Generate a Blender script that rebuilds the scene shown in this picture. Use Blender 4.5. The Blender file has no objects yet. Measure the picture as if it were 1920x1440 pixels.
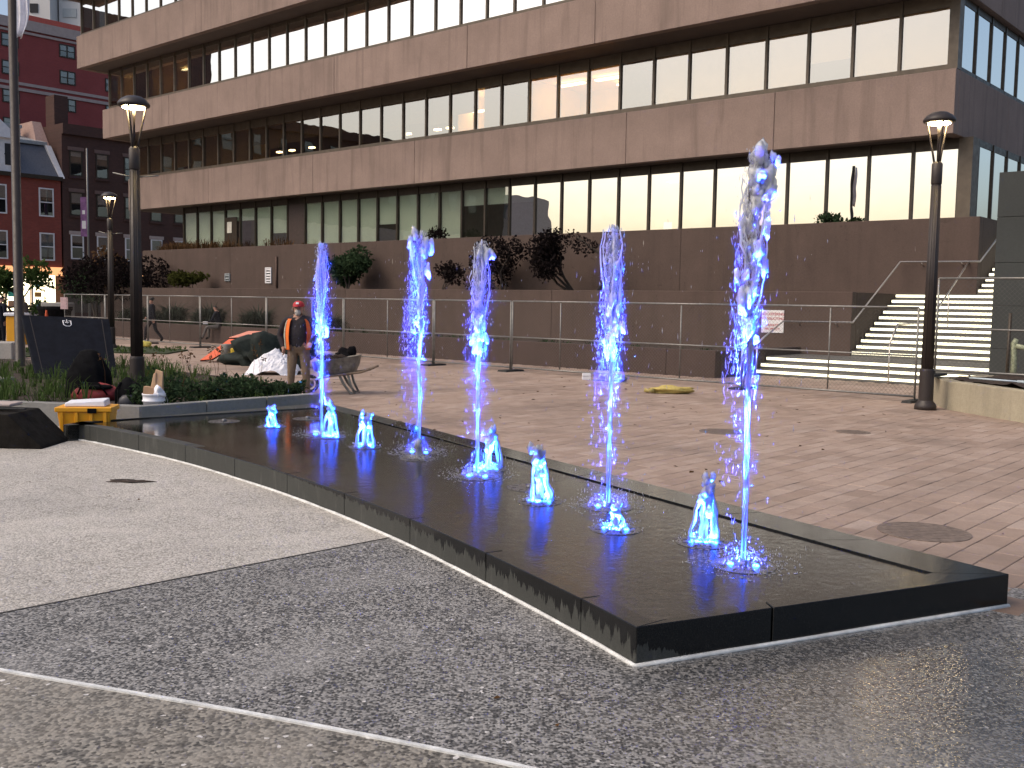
import bpy, bmesh, math, random
import numpy as np
from mathutils import Vector, Matrix, noise
S = bpy.context.scene
COL = S.collection
PI = math.pi
rnd = random.Random(7)

# ------------------------------------------------------------------ camera
CAM_H = 1.8
FPX = 1900.0                      # focal length in pixels of the 1920 px wide photograph
TILT = math.atan(153.0 / FPX); ROLL = math.atan(0.0167)
cF = Vector((0, math.cos(TILT), -math.sin(TILT)))
cR0 = Vector((1, 0, 0)); cU0 = Vector((0, math.sin(TILT), math.cos(TILT)))
cR = cR0 * math.cos(ROLL) + cU0 * math.sin(ROLL)
cU = -cR0 * math.sin(ROLL) + cU0 * math.cos(ROLL)
cd = bpy.data.cameras.new('camera'); cam = bpy.data.objects.new('camera', cd); COL.objects.link(cam)
cd.sensor_width = 36.0; cd.lens = 36.0 * FPX / 1920.0; cd.clip_start = 0.1; cd.clip_end = 3000
cam.matrix_world = Matrix(((cR.x, cU.x, -cF.x, 0), (cR.y, cU.y, -cF.y, 0), (cR.z, cU.z, -cF.z, CAM_H), (0, 0, 0, 1)))
S.camera = cam

# ------------------------------------------------------------------ dusk sky, one soft sun, exposure
SUN_AZ = -110.0; SUN_EL = 48.0
w = bpy.data.worlds.new('World'); S.world = w; w.use_nodes = True
wn = w.node_tree
sky = wn.nodes.new('ShaderNodeTexSky'); sky.sky_type = 'NISHITA'; sky.sun_disc = False
sky.sun_elevation = math.radians(SUN_EL); sky.sun_rotation = math.radians(SUN_AZ)
sky.air_density = 1.0; sky.dust_density = 5.0; sky.ozone_density = 1.0
wn.links.new(sky.outputs[0], wn.nodes['Background'].inputs[0])
wn.nodes['Background'].inputs[1].default_value = 0.12
sl = bpy.data.lights.new('sun', 'SUN'); so = bpy.data.objects.new('sun', sl); COL.objects.link(so)
sl.energy = 0.55; sl.angle = math.radians(40); sl.color = (1.0, 0.80, 0.58)
az = math.radians(SUN_AZ); el = math.radians(SUN_EL)
sd = Vector((math.sin(az) * math.cos(el), math.cos(az) * math.cos(el), math.sin(el)))
so.rotation_euler = sd.to_track_quat('Z', 'Y').to_euler()
so.location = sd * 60
vs = S.view_settings
vs.view_transform = 'Standard'; vs.look = 'None'; vs.exposure = 0.66; vs.gamma = 1.0; vs.use_curve_mapping = False

# ------------------------------------------------------------------ frames: u runs along the office front (to the far left), v into it
UA = Vector((-0.75098, 0.66032, 0)); VA = Vector((0.66032, 0.75098, 0))
def W(u, v, z=0.0): return UA * u + VA * v + Vector((0, 0, z))
ROT_UV = math.atan2(-UA.y, -UA.x)          # local x = -u, local y = v
def UVof(p): return (p.x * UA.x + p.y * UA.y, p.x * VA.x + p.y * VA.y)

def wm(o):
    m = o.matrix_basis.copy(); p = o.parent
    while p: m = p.matrix_basis @ m; p = p.parent
    return m

def tag(o, label=None, cat=None, group=None, kind=None):
    if label: o['label'] = label
    if cat: o['category'] = cat
    if group: o['group'] = group
    if kind: o['kind'] = kind
    return o

def thing(name, label, cat, loc=(0, 0, 0), rz=0.0, group=None):
    o = bpy.data.objects.new(name, None); COL.objects.link(o)
    o.location = loc; o.rotation_euler = (0, 0, rz); o.empty_display_size = 0.2
    return tag(o, label, cat, group)

def copy_tree(src, parent=None):
    c = src.copy(); COL.objects.link(c); c.parent = parent
    for ch in list(src.children): copy_tree(ch, c)
    return c

# ------------------------------------------------------------------ mesh builder
class MB:
    def __init__(s): s.v = []; s.f = []; s.m = []; s.mi = 0
    def add(s, vs, fs):
        n = len(s.v); s.v += [Vector(p) for p in vs]
        for f in fs: s.f.append([i + n for i in f]); s.m.append(s.mi)
    def hexa(s, p):     # 8 corners: bottom ring 0-3, top ring 4-7
        s.add(p, [(3, 2, 1, 0), (4, 5, 6, 7), (0, 1, 5, 4), (1, 2, 6, 5), (2, 3, 7, 6), (3, 0, 4, 7)]); return s
    def box(s, x0, x1, y0, y1, z0, z1, T=None):
        p = [(x0, y0, z0), (x1, y0, z0), (x1, y1, z0), (x0, y1, z0), (x0, y0, z1), (x1, y0, z1), (x1, y1, z1), (x0, y1, z1)]
        if T is not None: p = [T @ Vector(q) for q in p]
        return s.hexa(p)
    def uvbox(s, u0, u1, v0, v1, z0, z1):
        return s.hexa([W(a, b, c) for c in (z0, z1) for a, b in ((u0, v0), (u1, v0), (u1, v1), (u0, v1))])
    def prism(s, poly, z0, z1):
        n = len(poly)
        s.add([(p[0], p[1], z0) for p in poly] + [(p[0], p[1], z1) for p in poly],
              [tuple(range(n - 1, -1, -1)), tuple(range(n, 2 * n))] + [(i, (i + 1) % n, n + (i + 1) % n, n + i) for i in range(n)]); return s
    def tube(s, pts, r, n=8, cap=True):
        pts = [Vector(p) for p in pts]; k = len(pts)
        rr = r if isinstance(r, (list, tuple)) else [r] * k
        vs = []; prev = None
        for i, p in enumerate(pts):
            d = (pts[min(i + 1, k - 1)] - pts[max(i - 1, 0)]).normalized()
            if prev is None:
                a = d.orthogonal().normalized()
            else:
                a = (prev - d * prev.dot(d)); a = a.normalized() if a.length > 1e-6 else d.orthogonal().normalized()
            prev = a; b = d.cross(a)
            for j in range(n):
                t = 2 * PI * j / n; vs.append(p + (a * math.cos(t) + b * math.sin(t)) * rr[i])
        fs = []
        for i in range(k - 1):
            for j in range(n):
                fs.append((i * n + j, i * n + (j + 1) % n, (i + 1) * n + (j + 1) % n, (i + 1) * n + j))
        if cap: fs += [tuple(range(n - 1, -1, -1)), tuple(range((k - 1) * n, k * n))]
        s.add(vs, fs); return s
    def lathe(s, prof, c=(0, 0, 0), n=20, cap=True):   # prof: (r, z) from bottom to top
        c = Vector(c); vs = []
        for r, z in prof:
            for j in range(n):
                t = 2 * PI * j / n; vs.append(c + Vector((r * math.cos(t), r * math.sin(t), z)))
        k = len(prof); fs = []
        for i in range(k - 1):
            for j in range(n): fs.append((i * n + j, i * n + (j + 1) % n, (i + 1) * n + (j + 1) % n, (i + 1) * n + j))
        if cap: fs += [tuple(range(n - 1, -1, -1)), tuple(range((k - 1) * n, k * n))]
        s.add(vs, fs); return s
    def blob(s, c, rx, ry, rz, lvl=1, jit=0.0, seed=0, T=None):
        vs, fs = ICO[lvl]; c = Vector(c); out = []
        for p in vs:
            k = 1.0
            if jit: k += jit * noise.noise(Vector(p) * 1.7 + Vector((seed * 3.1, seed * 1.7, seed)))
            q = Vector((p[0] * rx * k, p[1] * ry * k, p[2] * rz * k))
            if T is not None: q = T @ q
            out.append(c + q)
        s.add(out, fs); return s
    def rag(s, c, rx, ry, rz, seed, T=None):      # ragged lump of water
        vs, fs = ICO[2]; c = Vector(c); out = []
        for p in vs:
            v = Vector(p); o = Vector((seed, seed * .7, seed * 1.3))
            k = 1 + .55 * noise.noise(v * 1.3 + o) + .45 * noise.noise(v * 3.1 + o)
            q = Vector((v.x * rx * k, v.y * ry * k, v.z * rz * k)); out.append(c + (T @ q if T is not None else q))
        s.add(out, fs); return s
    def build(s, name, mat, parent=None, smooth=False, origin=None, recalc=True):
        me = bpy.data.meshes.new(name)
        if parent is None:
            if origin is None:
                mn = [min(p[i] for p in s.v) for i in range(3)]; mx = [max(p[i] for p in s.v) for i in range(3)]
                origin = Vector(((mn[0] + mx[0]) / 2, (mn[1] + mx[1]) / 2, mn[2]))
            origin = Vector(origin); vs = [p - origin for p in s.v]; loc = origin
        else:
            inv = wm(parent).inverted()
            if origin is not None:
                loc = inv @ Vector(origin); vs = [inv @ p - loc for p in s.v]
            else:
                loc = Vector((0, 0, 0)); vs = [inv @ p for p in s.v]
        me.from_pydata([tuple(p) for p in vs], [], s.f)
        mats = mat if isinstance(mat, (list, tuple)) else [mat]
        for m in mats: me.materials.append(m)
        if len(mats) > 1: me.polygons.foreach_set('material_index', s.m)
        if recalc:
            bm = bmesh.new(); bm.from_mesh(me); bmesh.ops.recalc_face_normals(bm, faces=bm.faces); bm.to_mesh(me); bm.free()
        if smooth: me.polygons.foreach_set('use_smooth', [True] * len(me.polygons))
        me.update()
        o = bpy.data.objects.new(name, me); COL.objects.link(o); o.location = loc; o.parent = parent
        return o

def _ico(l):
    bm = bmesh.new(); bmesh.ops.create_icosphere(bm, subdivisions=l, radius=1.0)
    bm.verts.index_update()
    r = ([tuple(v.co) for v in bm.verts], [tuple(v.index for v in f.verts) for f in bm.faces]); bm.free(); return r
ICO = {0: ([(1, 0, 0), (-1, 0, 0), (0, 1, 0), (0, -1, 0), (0, 0, 1), (0, 0, -1)],
           [(0, 2, 4), (2, 1, 4), (1, 3, 4), (3, 0, 4), (2, 0, 5), (1, 2, 5), (3, 1, 5), (0, 3, 5)]),
       1: _ico(1), 2: _ico(2), 3: _ico(3)}

def bevel(o, wdt, seg=1):
    bm = bmesh.new(); bm.from_mesh(o.data)
    bmesh.ops.bevel(bm, geom=list(bm.edges), offset=wdt, segments=seg, affect='EDGES', profile=0.5)
    bm.to_mesh(o.data); bm.free(); return o

# ------------------------------------------------------------------ materials
class NT:
    def __init__(s, name):
        s.mat = bpy.data.materials.new(name); s.mat.use_nodes = True; s.t = s.mat.node_tree; s.t.nodes.clear()
        s.out = s.N('ShaderNodeOutputMaterial')
    def N(s, ty, **kw):
        n = s.t.nodes.new(ty)
        for k, v in kw.items(): setattr(n, k, v)
        return n
    def L(s, a, b): s.t.links.new(a, b)
    def set(s, inp, val):
        if hasattr(val, 'is_output') or isinstance(val, bpy.types.NodeSocket): s.L(val, inp)
        else: inp.default_value = val
    def pos(s, kind='world', scale=(1, 1, 1)):
        o = s.N('ShaderNodeNewGeometry').outputs['Position'] if kind == 'world' else s.N('ShaderNodeTexCoord').outputs['Object']
        if tuple(scale) != (1, 1, 1):
            m = s.N('ShaderNodeVectorMath', operation='MULTIPLY'); s.L(o, m.inputs[0]); m.inputs[1].default_value = scale; o = m.outputs[0]
        return o
    def noise(s, scale, detail=4, rough=0.55, vec=None, dist=0.0):
        n = s.N('ShaderNodeTexNoise'); n.inputs['Scale'].default_value = scale; n.inputs['Detail'].default_value = detail
        n.inputs['Roughness'].default_value = rough; n.inputs['Distortion'].default_value = dist
        if vec is not None: s.L(vec, n.inputs['Vector'])
        return n.outputs['Fac']
    def ramp(s, fac, stops, interp='LINEAR'):
        r = s.N('ShaderNodeValToRGB'); e = r.color_ramp.elements; r.color_ramp.interpolation = interp
        while len(e) < len(stops): e.new(0.5)
        for el_, (p, c) in zip(e, stops):
            el_.position = p; el_.color = (c, c, c, 1) if isinstance(c, (int, float)) else (*c, 1)
        s.set(r.inputs[0], fac); return r.outputs[0]
    def mix(s, fac, a, b, mode='MIX'):
        n = s.N('ShaderNodeMix', data_type='RGBA', blend_type=mode)
        s.set(n.inputs[0], fac)
        for i, x in ((6, a), (7, b)):
            if isinstance(x, (int, float)): x = (x, x, x)
            s.set(n.inputs[i], x if isinstance(x, bpy.types.NodeSocket) else (*x, 1))
        return n.outputs[2]
    def math(s, op, a, b=0.0, c=None, clamp=False):
        n = s.N('ShaderNodeMath', operation=op, use_clamp=clamp); s.set(n.inputs[0], a); s.set(n.inputs[1], b)
        if c is not None: s.set(n.inputs[2], c)
        return n.outputs[0]
    def sep(s, v):
        n = s.N('ShaderNodeSeparateXYZ'); s.L(v, n.inputs[0]); return n.outputs
    def bump(s, h, strength=0.3, dist=0.01, nrm=None):
        b = s.N('ShaderNodeBump'); b.inputs['Strength'].default_value = strength; b.inputs['Distance'].default_value = dist
        s.L(h, b.inputs['Height'])
        if nrm is not None: s.L(nrm, b.inputs['Normal'])
        return b.outputs[0]
    def bsdf(s, col=(0.5,) * 3, rough=0.6, metal=0.0, nrm=None, spec=0.5, emis=None, estr=0.0, coat=0.0):
        b = s.N('ShaderNodeBsdfPrincipled')
        s.set(b.inputs['Base Color'], col if isinstance(col, bpy.types.NodeSocket) else (*col, 1))
        s.set(b.inputs['Roughness'], rough); s.set(b.inputs['Metallic'], metal); s.set(b.inputs['Specular IOR Level'], spec)
        s.set(b.inputs['Coat Weight'], coat); b.inputs['Coat Roughness'].default_value = 0.08
        if nrm is not None: s.L(nrm, b.inputs['Normal'])
        if emis is not None: b.inputs['Emission Color'].default_value = (*emis, 1); b.inputs['Emission Strength'].default_value = estr
        return b.outputs[0]
    def done(s, sh): s.L(sh, s.out.inputs[0]); return s.mat

def M(name, col, rough=0.6, metal=0.0, var=0.15, scale=8.0, bump=0.0, bscale=60.0, spec=0.5, objvar=0.0, space='world', bdist=0.01):
    n = NT(name); p = n.pos(space)
    a = tuple(max(0, c * (1 - var)) for c in col); b = tuple(min(1, c * (1 + var)) for c in col)
    f = n.ramp(n.noise(scale, 5, 0.6, p), [(0.3, 0.0), (0.7, 1.0)])
    c = n.mix(f, a, b)
    if objvar:
        r = n.N('ShaderNodeObjectInfo').outputs['Random']
        k = n.math('MULTIPLY_ADD', r, 2 * objvar, 1 - objvar)
        v = n.N('ShaderNodeCombineXYZ'); [n.L(k, v.inputs[i]) for i in range(3)]
        c = n.mix(1.0, c, v.outputs[0], 'MULTIPLY')
    r_ = n.ramp(n.noise(scale * 2.3, 3, 0.5, p), [(0.3, max(0.02, rough - 0.08)), (0.7, min(1, rough + 0.08))])
    nr = n.bump(n.noise(bscale, 4, 0.6, p), bump, bdist) if bump else None
    return n.done(n.bsdf(c, r_, metal, nr, spec))

def emit(name, col, strength):
    n = NT(name); e = n.N('ShaderNodeEmission'); e.inputs[0].default_value = (*col, 1); e.inputs[1].default_value = strength
    return n.done(e.outputs[0])

def concrete(name, col, streak=0.35, rough=0.85, bscale=40, bst=0.5, dots=0.0):
    n = NT(name); p = n.pos()
    big = n.noise(0.7, 5, 0.65, p); fine = n.noise(22, 4, 0.7, p)
    st = n.noise(1.0, 5, 0.6, n.pos('world', (2.2, 2.2, 0.16)), 0.6)
    c = n.mix(n.ramp(big, [(0.3, 0.0), (0.72, 1.0)]), tuple(x * 0.86 for x in col), tuple(x * 1.12 for x in col))
    c = n.mix(n.ramp(fine, [(0.35, 0.28), (0.6, 0.0)]), c, tuple(x * 0.55 for x in col))
    c = n.mix(n.ramp(st, [(0.50, 0.0), (0.72, streak)]), c, tuple(x * 0.42 for x in col))
    if dots:
        d = n.noise(3.2, 6, 0.75, p, 0.8)
        c = n.mix(n.ramp(d, [(0.60, 0.0), (0.68, dots)]), c, tuple(x * 0.25 for x in col))
        d2 = n.noise(2.6, 2, 0.5, n.pos('world', (3, 3, 0.7)), 0.3)
        c = n.mix(n.ramp(d2, [(0.75, 0.0), (0.79, 0.6)]), c, (0.42, 0.40, 0.36))
    k = n.math('MULTIPLY_ADD', n.N('ShaderNodeObjectInfo').outputs['Random'], 0.12, 0.94); kv = n.N('ShaderNodeCombineXYZ')
    for i in range(3): n.L(k, kv.inputs[i])
    c = n.mix(1.0, c, kv.outputs[0], 'MULTIPLY')
    nr = n.bump(n.noise(bscale, 4, 0.7, p), bst, 0.012)
    return n.done(n.bsdf(c, rough, 0, nr, 0.3))

def aggregate(name, light, dark, frac, scale, wet=0.0, warm=None):
    """exposed-aggregate concrete: pebbles as voronoi cells, wet and shiny in patches"""
    n = NT(name); p = n.pos()
    v = n.N('ShaderNodeTexVoronoi', feature='F1'); v.inputs['Scale'].default_value = scale; v.inputs['Randomness'].default_value = 1.0
    n.L(p, v.inputs['Vector'])
    val = n.sep(v.outputs['Color'])[0]
    big = n.noise(0.42, 6, 0.66, p, 0.4); mid = n.noise(4.5, 4, 0.6, p)
    pick = n.math('ADD', val, n.math('MULTIPLY_ADD', n.math('ADD', big, mid), 0.5, -0.5))
    c = n.ramp(pick, [(0.0, dark), (frac * 0.80, tuple(x * 1.4 for x in dark)), (frac, tuple(a * 0.6 + b * 0.4 for a, b in zip(dark, light))),
                      (min(frac + 0.10, 0.9), light), (1.0, tuple(min(1, x * 1.35) for x in light))])
    c = n.mix(n.ramp(v.outputs['Distance'], [(0.30, 0.0), (0.75, 0.55)]), c, tuple(x * 0.75 for x in light))
    c = n.mix(n.ramp(big, [(0.42, 0.0), (0.66, 0.55)]), c, n.mix(0.5, c, (0.03, 0.029, 0.028)))
    c = n.mix(n.ramp(n.noise(0.8, 4, 0.6, n.pos('world', (1.0, 1.0, 1.0)), 0.8), [(0.52, 0.0), (0.68, 0.38)]), c, tuple(min(1, x * 1.25) for x in light))
    spots = n.N('ShaderNodeTexVoronoi'); spots.inputs['Scale'].default_value = 1.7; n.L(p, spots.inputs['Vector'])
    c = n.mix(n.math('MULTIPLY', n.math('LESS_THAN', spots.outputs['Distance'], 0.028), 0.6), c, (0.06, 0.055, 0.05))
    if warm: c = n.mix(n.ramp(mid, [(0.4, 0.0), (0.75, 0.4)]), c, warm)
    sp = n.N('ShaderNodeTexVoronoi'); sp.inputs['Scale'].default_value = scale * 0.9; n.L(p, sp.inputs['Vector'])
    c = n.mix(n.math('GREATER_THAN', n.sep(sp.outputs['Color'])[1], 0.995), c, (0.55, 0.53, 0.51))
    ro = n.ramp(n.noise(1.1, 3, 0.5, p), [(0.35, 0.62 - wet), (0.7, 0.8 - wet * 0.6)])
    ro = n.math('ADD', ro, n.math('MULTIPLY_ADD', n.sep(v.outputs['Color'])[2], 0.2, -0.1))
    if wet:
        # the corner under the lamp is wet from the overspray
        x, y, z = n.sep(p)
        d = n.math('SQRT', n.math('ADD', n.math('POWER', n.math('SUBTRACT', x, 2.1), 2.0), n.math('POWER', n.math('SUBTRACT', y, 4.75), 2.0)))
        m = n.ramp(n.math('DIVIDE', n.math('ADD', d, n.math('MULTIPLY_ADD', big, 1.6, -0.8)), 4.0), [(0.10, 1.0), (0.52, 0.0)])
        c = n.mix(n.math('MULTIPLY', m, 0.5), c, (0.012, 0.011, 0.010))
        ro = n.math('MAXIMUM', n.math('MULTIPLY_ADD', m, -0.5, ro), 0.09)
    h = n.math('MULTIPLY_ADD', v.outputs['Distance'], -1.0, 1.0)
    nr = n.bump(h, 0.55, 0.006)
    sh = n.bsdf(c, ro, 0, nr, 0.5)
    if wet > 0.1:
        b = sh.node; n.L(n.math('MULTIPLY', m, 0.9), b.inputs['Coat Weight']); n.L(n.bump(h, 0.24, 0.005), b.inputs['Coat Normal']); b.inputs['Coat Roughness'].default_value = 0.07
    return n.done(sh)

def glass_mat(name, tint, fac, rough=0.0):
    n = NT(name)
    t = n.N('ShaderNodeBsdfTransparent'); t.inputs[0].default_value = (*tint, 1)
    g = n.N('ShaderNodeBsdfGlossy'); g.inputs['Roughness'].default_value = rough; g.inputs[0].default_value = (1.0, 0.97, 0.9, 1)
    p = n.pos()
    b = n.bump(n.noise(0.55, 2, 0.5, p), 0.02, 0.25); n.L(b, g.inputs['Normal'])
    lw = n.N('ShaderNodeFresnel'); lw.inputs[0].default_value = 1.5
    f = n.math('MULTIPLY_ADD', lw.outputs[0], 1.0, fac, clamp=True)
    bf = n.N('ShaderNodeNewGeometry').outputs['Backfacing']        # one reflection per pane, on the face the ray meets first
    f = n.math('MULTIPLY', f, n.math('SUBTRACT', 1.0, bf))
    n.L(n.mix(bf, tint, (1, 1, 1)), t.inputs[0])
    m = n.N('ShaderNodeMixShader'); n.L(f, m.inputs[0]); n.L(t.outputs[0], m.inputs[1]); n.L(g.outputs[0], m.inputs[2])
    return n.done(m.outputs[0])

def water_mat(name, trans, alpha, bias=0.52, jit=1.5, alb=0.93):
    """aerated water: part clear, part white foam that scatters light from every side, glossy skin"""
    n = NT(name); p = n.pos()
    v = n.N('ShaderNodeTexNoise'); v.inputs['Scale'].default_value = 90; v.inputs['Detail'].default_value = 2; n.L(p, v.inputs['Vector'])
    s_ = n.N('ShaderNodeVectorMath', operation='SUBTRACT'); n.L(v.outputs['Color'], s_.inputs[0]); s_.inputs[1].default_value = (0.5, 0.5, bias)
    k = n.N('ShaderNodeVectorMath', operation='SCALE'); n.L(s_.outputs[0], k.inputs[0]); k.inputs[3].default_value = jit
    g = n.N('ShaderNodeNewGeometry').outputs['Normal']
    a = n.N('ShaderNodeVectorMath', operation='ADD'); n.L(g, a.inputs[0]); n.L(k.outputs[0], a.inputs[1])
    nn = n.N('ShaderNodeVectorMath', operation='NORMALIZE'); n.L(a.outputs[0], nn.inputs[0])
    d = n.N('ShaderNodeBsdfDiffuse'); d.inputs[0].default_value = (alb, alb, alb * 1.03, 1); n.L(nn.outputs[0], d.inputs['Normal'])
    tl = n.N('ShaderNodeBsdfTranslucent'); tl.inputs[0].default_value = (alb, alb, alb * 1.04, 1); n.L(nn.outputs[0], tl.inputs['Normal'])
    m1 = n.N('ShaderNodeMixShader'); m1.inputs[0].default_value = trans; n.L(d.outputs[0], m1.inputs[1]); n.L(tl.outputs[0], m1.inputs[2])
    tr = n.N('ShaderNodeBsdfTransparent'); tr.inputs[0].default_value = (0.97, 0.98, 1.0, 1)
    m2 = n.N('ShaderNodeMixShader'); m2.inputs[0].default_value = alpha; n.L(tr.outputs[0], m2.inputs[1]); n.L(m1.outputs[0], m2.inputs[2])
    gl = n.N('ShaderNodeBsdfGlossy'); gl.inputs['Roughness'].default_value = 0.08
    fr = n.N('ShaderNodeFresnel'); fr.inputs[0].default_value = 1.33
    m3 = n.N('ShaderNodeMixShader'); n.L(fr.outputs[0], m3.inputs[0]); n.L(m2.outputs[0], m3.inputs[1]); n.L(gl.outputs[0], m3.inputs[2])
    return n.done(m3.outputs[0])

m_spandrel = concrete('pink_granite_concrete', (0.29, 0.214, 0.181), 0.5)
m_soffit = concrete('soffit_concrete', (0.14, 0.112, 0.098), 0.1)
m_brownwall = concrete('brown_hammered_concrete', (0.092, 0.064, 0.053), 0.25, dots=0.35)
m_lowwall = concrete('brown_low_wall', (0.078, 0.054, 0.047), 0.2)
m_bronze = M('bronze_frame', (0.045, 0.033, 0.022), 0.45, 0.3, 0.2, 3)
m_sill = M('bronze_sill', (0.11, 0.085, 0.06), 0.5, 0.2, 0.2, 3)
m_glass = glass_mat('tinted_glass', (0.5, 0.46, 0.38), 0.74)
m_glass2 = glass_mat('bronze_tinted_glass', (0.62, 0.53, 0.40), 0.33)
m_glassg = glass_mat('grey_green_glass', (0.86, 0.90, 0.84), 0.28)
m_clear = glass_mat('house_glass', (0.6, 0.62, 0.62), 0.12)
m_blind = M('cream_blind', (0.80, 0.71, 0.50), 0.9, 0, 0.06, 2)
def cloth_blind(name, c, tr):
    n = NT(name); p = n.pos(); c = n.mix(n.ramp(n.noise(1.2, 3, 0.5, p), [(0.3, 0.0), (0.7, 1.0)]), tuple(x * 0.94 for x in c), c)
    d = n.N('ShaderNodeBsdfDiffuse'); t = n.N('ShaderNodeBsdfTranslucent'); n.L(c, d.inputs[0]); n.L(c, t.inputs[0])
    m = n.N('ShaderNodeMixShader'); m.inputs[0].default_value = tr; n.L(d.outputs[0], m.inputs[1]); n.L(t.outputs[0], m.inputs[2]); return n.done(m.outputs[0])
m_blind_grey = cloth_blind('grey_blind', (0.80, 0.85, 0.76), 0.35)
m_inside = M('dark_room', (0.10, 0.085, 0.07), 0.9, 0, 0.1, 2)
m_warmroom = M('warm_room_wall', (0.75, 0.55, 0.25), 0.9, 0, 0.08, 2)
m_tube = emit('ceiling_tube_glow', (1.0, 0.82, 0.5), 9.0)
m_strip = emit('stair_strip_glow', (1.0, 0.91, 0.64), 2.3)
m_lampglow = emit('lamp_glow', (1.0, 0.74, 0.36), 55.0)
m_lampmetal = M('dark_bronze_paint', (0.034, 0.027, 0.025), 0.45, 0.0, 0.12, 5, 0.05, 80, spec=0.35)
m_stairs = concrete('stair_granite', (0.13, 0.127, 0.12), 0.1)
m_pillar = concrete('grey_green_granite', (0.040, 0.045, 0.044), 0.12, 0.6, 60, 0.15)
m_galv = M('galvanised_steel', (0.22, 0.215, 0.205), 0.5, 0.6, 0.2, 12)
m_handrail = M('brushed_steel', (0.55, 0.5, 0.46), 0.35, 0.9, 0.1, 20)
m_soil = M('dark_soil', (0.045, 0.03, 0.022), 0.95, 0, 0.5, 14, 1.0, 30, bdist=0.03)
m_planter = concrete('planter_concrete', (0.36, 0.32, 0.235), 0.45, dots=0.25)
m_aggdark = aggregate('exposed_aggregate_grey', (0.275, 0.266, 0.254), (0.018, 0.0175, 0.017), 0.52, 70, 0.16)
m_aggtan = aggregate('exposed_aggregate_tan', (0.49, 0.46, 0.415), (0.22, 0.205, 0.18), 0.40, 70, 0.05, (0.42, 0.385, 0.36))
m_agglow = aggregate('exposed_aggregate_brown', (0.25, 0.232, 0.20), (0.035, 0.032, 0.028), 0.48, 58, 0.06, (0.24, 0.21, 0.17))
m_caulk = M('white_joint_foam', (0.60, 0.61, 0.60), 0.8, 0, 0.28, 9, 0.4, 90)
m_joint = M('dark_joint', (0.06, 0.055, 0.05), 0.9)
m_mortar = M('paver_sand_joint', (0.17, 0.125, 0.105), 0.95, 0, 0.3, 20)
m_ground = M('street_asphalt', (0.10, 0.097, 0.092), 0.85, 0, 0.2, 2, 0.3, 40)
m_iron = M('manhole_iron', (0.17, 0.13, 0.105), 0.75, 0.1, 0.3, 15, 0.3, 60)
# ================================================================== GROUND, PAVING, BASIN
def struct(o): o['kind'] = 'structure'; return o

def granite(name, mode):
    n = NT(name); p = n.pos(); x, y, z = n.sep(p)
    base = n.noise(120, 3, 0.7, p); cl = n.noise(2.0, 4, 0.6, p)
    dry = n.mix(n.ramp(base, [(0.35, 0.0), (0.65, 1.0)]), (0.033, 0.035, 0.032), (0.060, 0.062, 0.057))
    dry = n.mix(n.ramp(cl, [(0.35, 0.0), (0.75, 0.4)]), dry, (0.038, 0.040, 0.037))
    lime = n.ramp(n.noise(1.0, 5, 0.7, n.pos('world', (9, 9, 1.5)), 0.6), [(0.55, 0.0), (0.75, 0.5)])
    dry = n.mix(lime, dry, (0.13, 0.13, 0.12))
    wetc = n.mix(n.ramp(base, [(0.4, 0.0), (0.7, 1.0)]), (0.005, 0.005, 0.005), (0.014, 0.014, 0.013))
    drip = n.noise(1.0, 4, 0.75, n.pos('world', (17, 17, 0.5)), 0.2)
    dj = n.math('MULTIPLY_ADD', drip, 2.0, -1.0)
    depth = n.math('SUBTRACT', 0.2, z)
    if mode == 'side':
        lim = n.math('MULTIPLY_ADD', x, 0.034, 0.085)          # the damp band grows towards the near corner
        lim = n.math('MAXIMUM', lim, 0.0)
        lim = n.math('MULTIPLY_ADD', n.math('MULTIPLY', dj, lim), 2.2, lim)
    elif mode == 'end':
        lim = n.math('MULTIPLY_ADD', x, 0.30, -0.10)
        lim = n.math('MULTIPLY_ADD', dj, 0.11, lim)
    else:                                                        # back coping: dry towards the far left
        lim = n.math('MULTIPLY_ADD', n.noise(1.5, 4, 0.6, p), 1.6, n.math('ADD', x, 1.45))
    sidewet = n.math('MULTIPLY_ADD', n.math('SUBTRACT', lim, depth), 140.0, 0.5, clamp=True)
    g = n.sep(n.N('ShaderNodeNewGeometry').outputs['Normal'])[2]
    up = n.math('GREATER_THAN', g, 0.5)
    topwet = n.math('MULTIPLY_ADD', n.math('ADD', x, n.math('MULTIPLY', n.noise(1.5, 4, 0.6, p), 1.6)), 2.2, 6.2, clamp=True)
    if mode == 'back': topwet = n.math('MULTIPLY_ADD', n.math('ADD', x, n.math('MULTIPLY', n.noise(1.5, 4, 0.6, p), 1.6)), 2.0, 2.2, clamp=True)
    wet = n.mix(up, sidewet, topwet)
    c = n.mix(wet, dry, wetc)
    ro = n.math('MULTIPLY_ADD', wet, -0.47, 0.60)
    ro = n.math('ADD', ro, n.math('MULTIPLY_ADD', n.noise(7, 4, 0.6, p), 0.12, -0.06))
    nr = n.bump(base, 0.12, 0.003)
    nr = n.bump(n.noise(24, 3, 0.5, p), 0.10, 0.01, nr)
    return n.done(n.bsdf(c, ro, 0, nr, 0.3))

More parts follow.
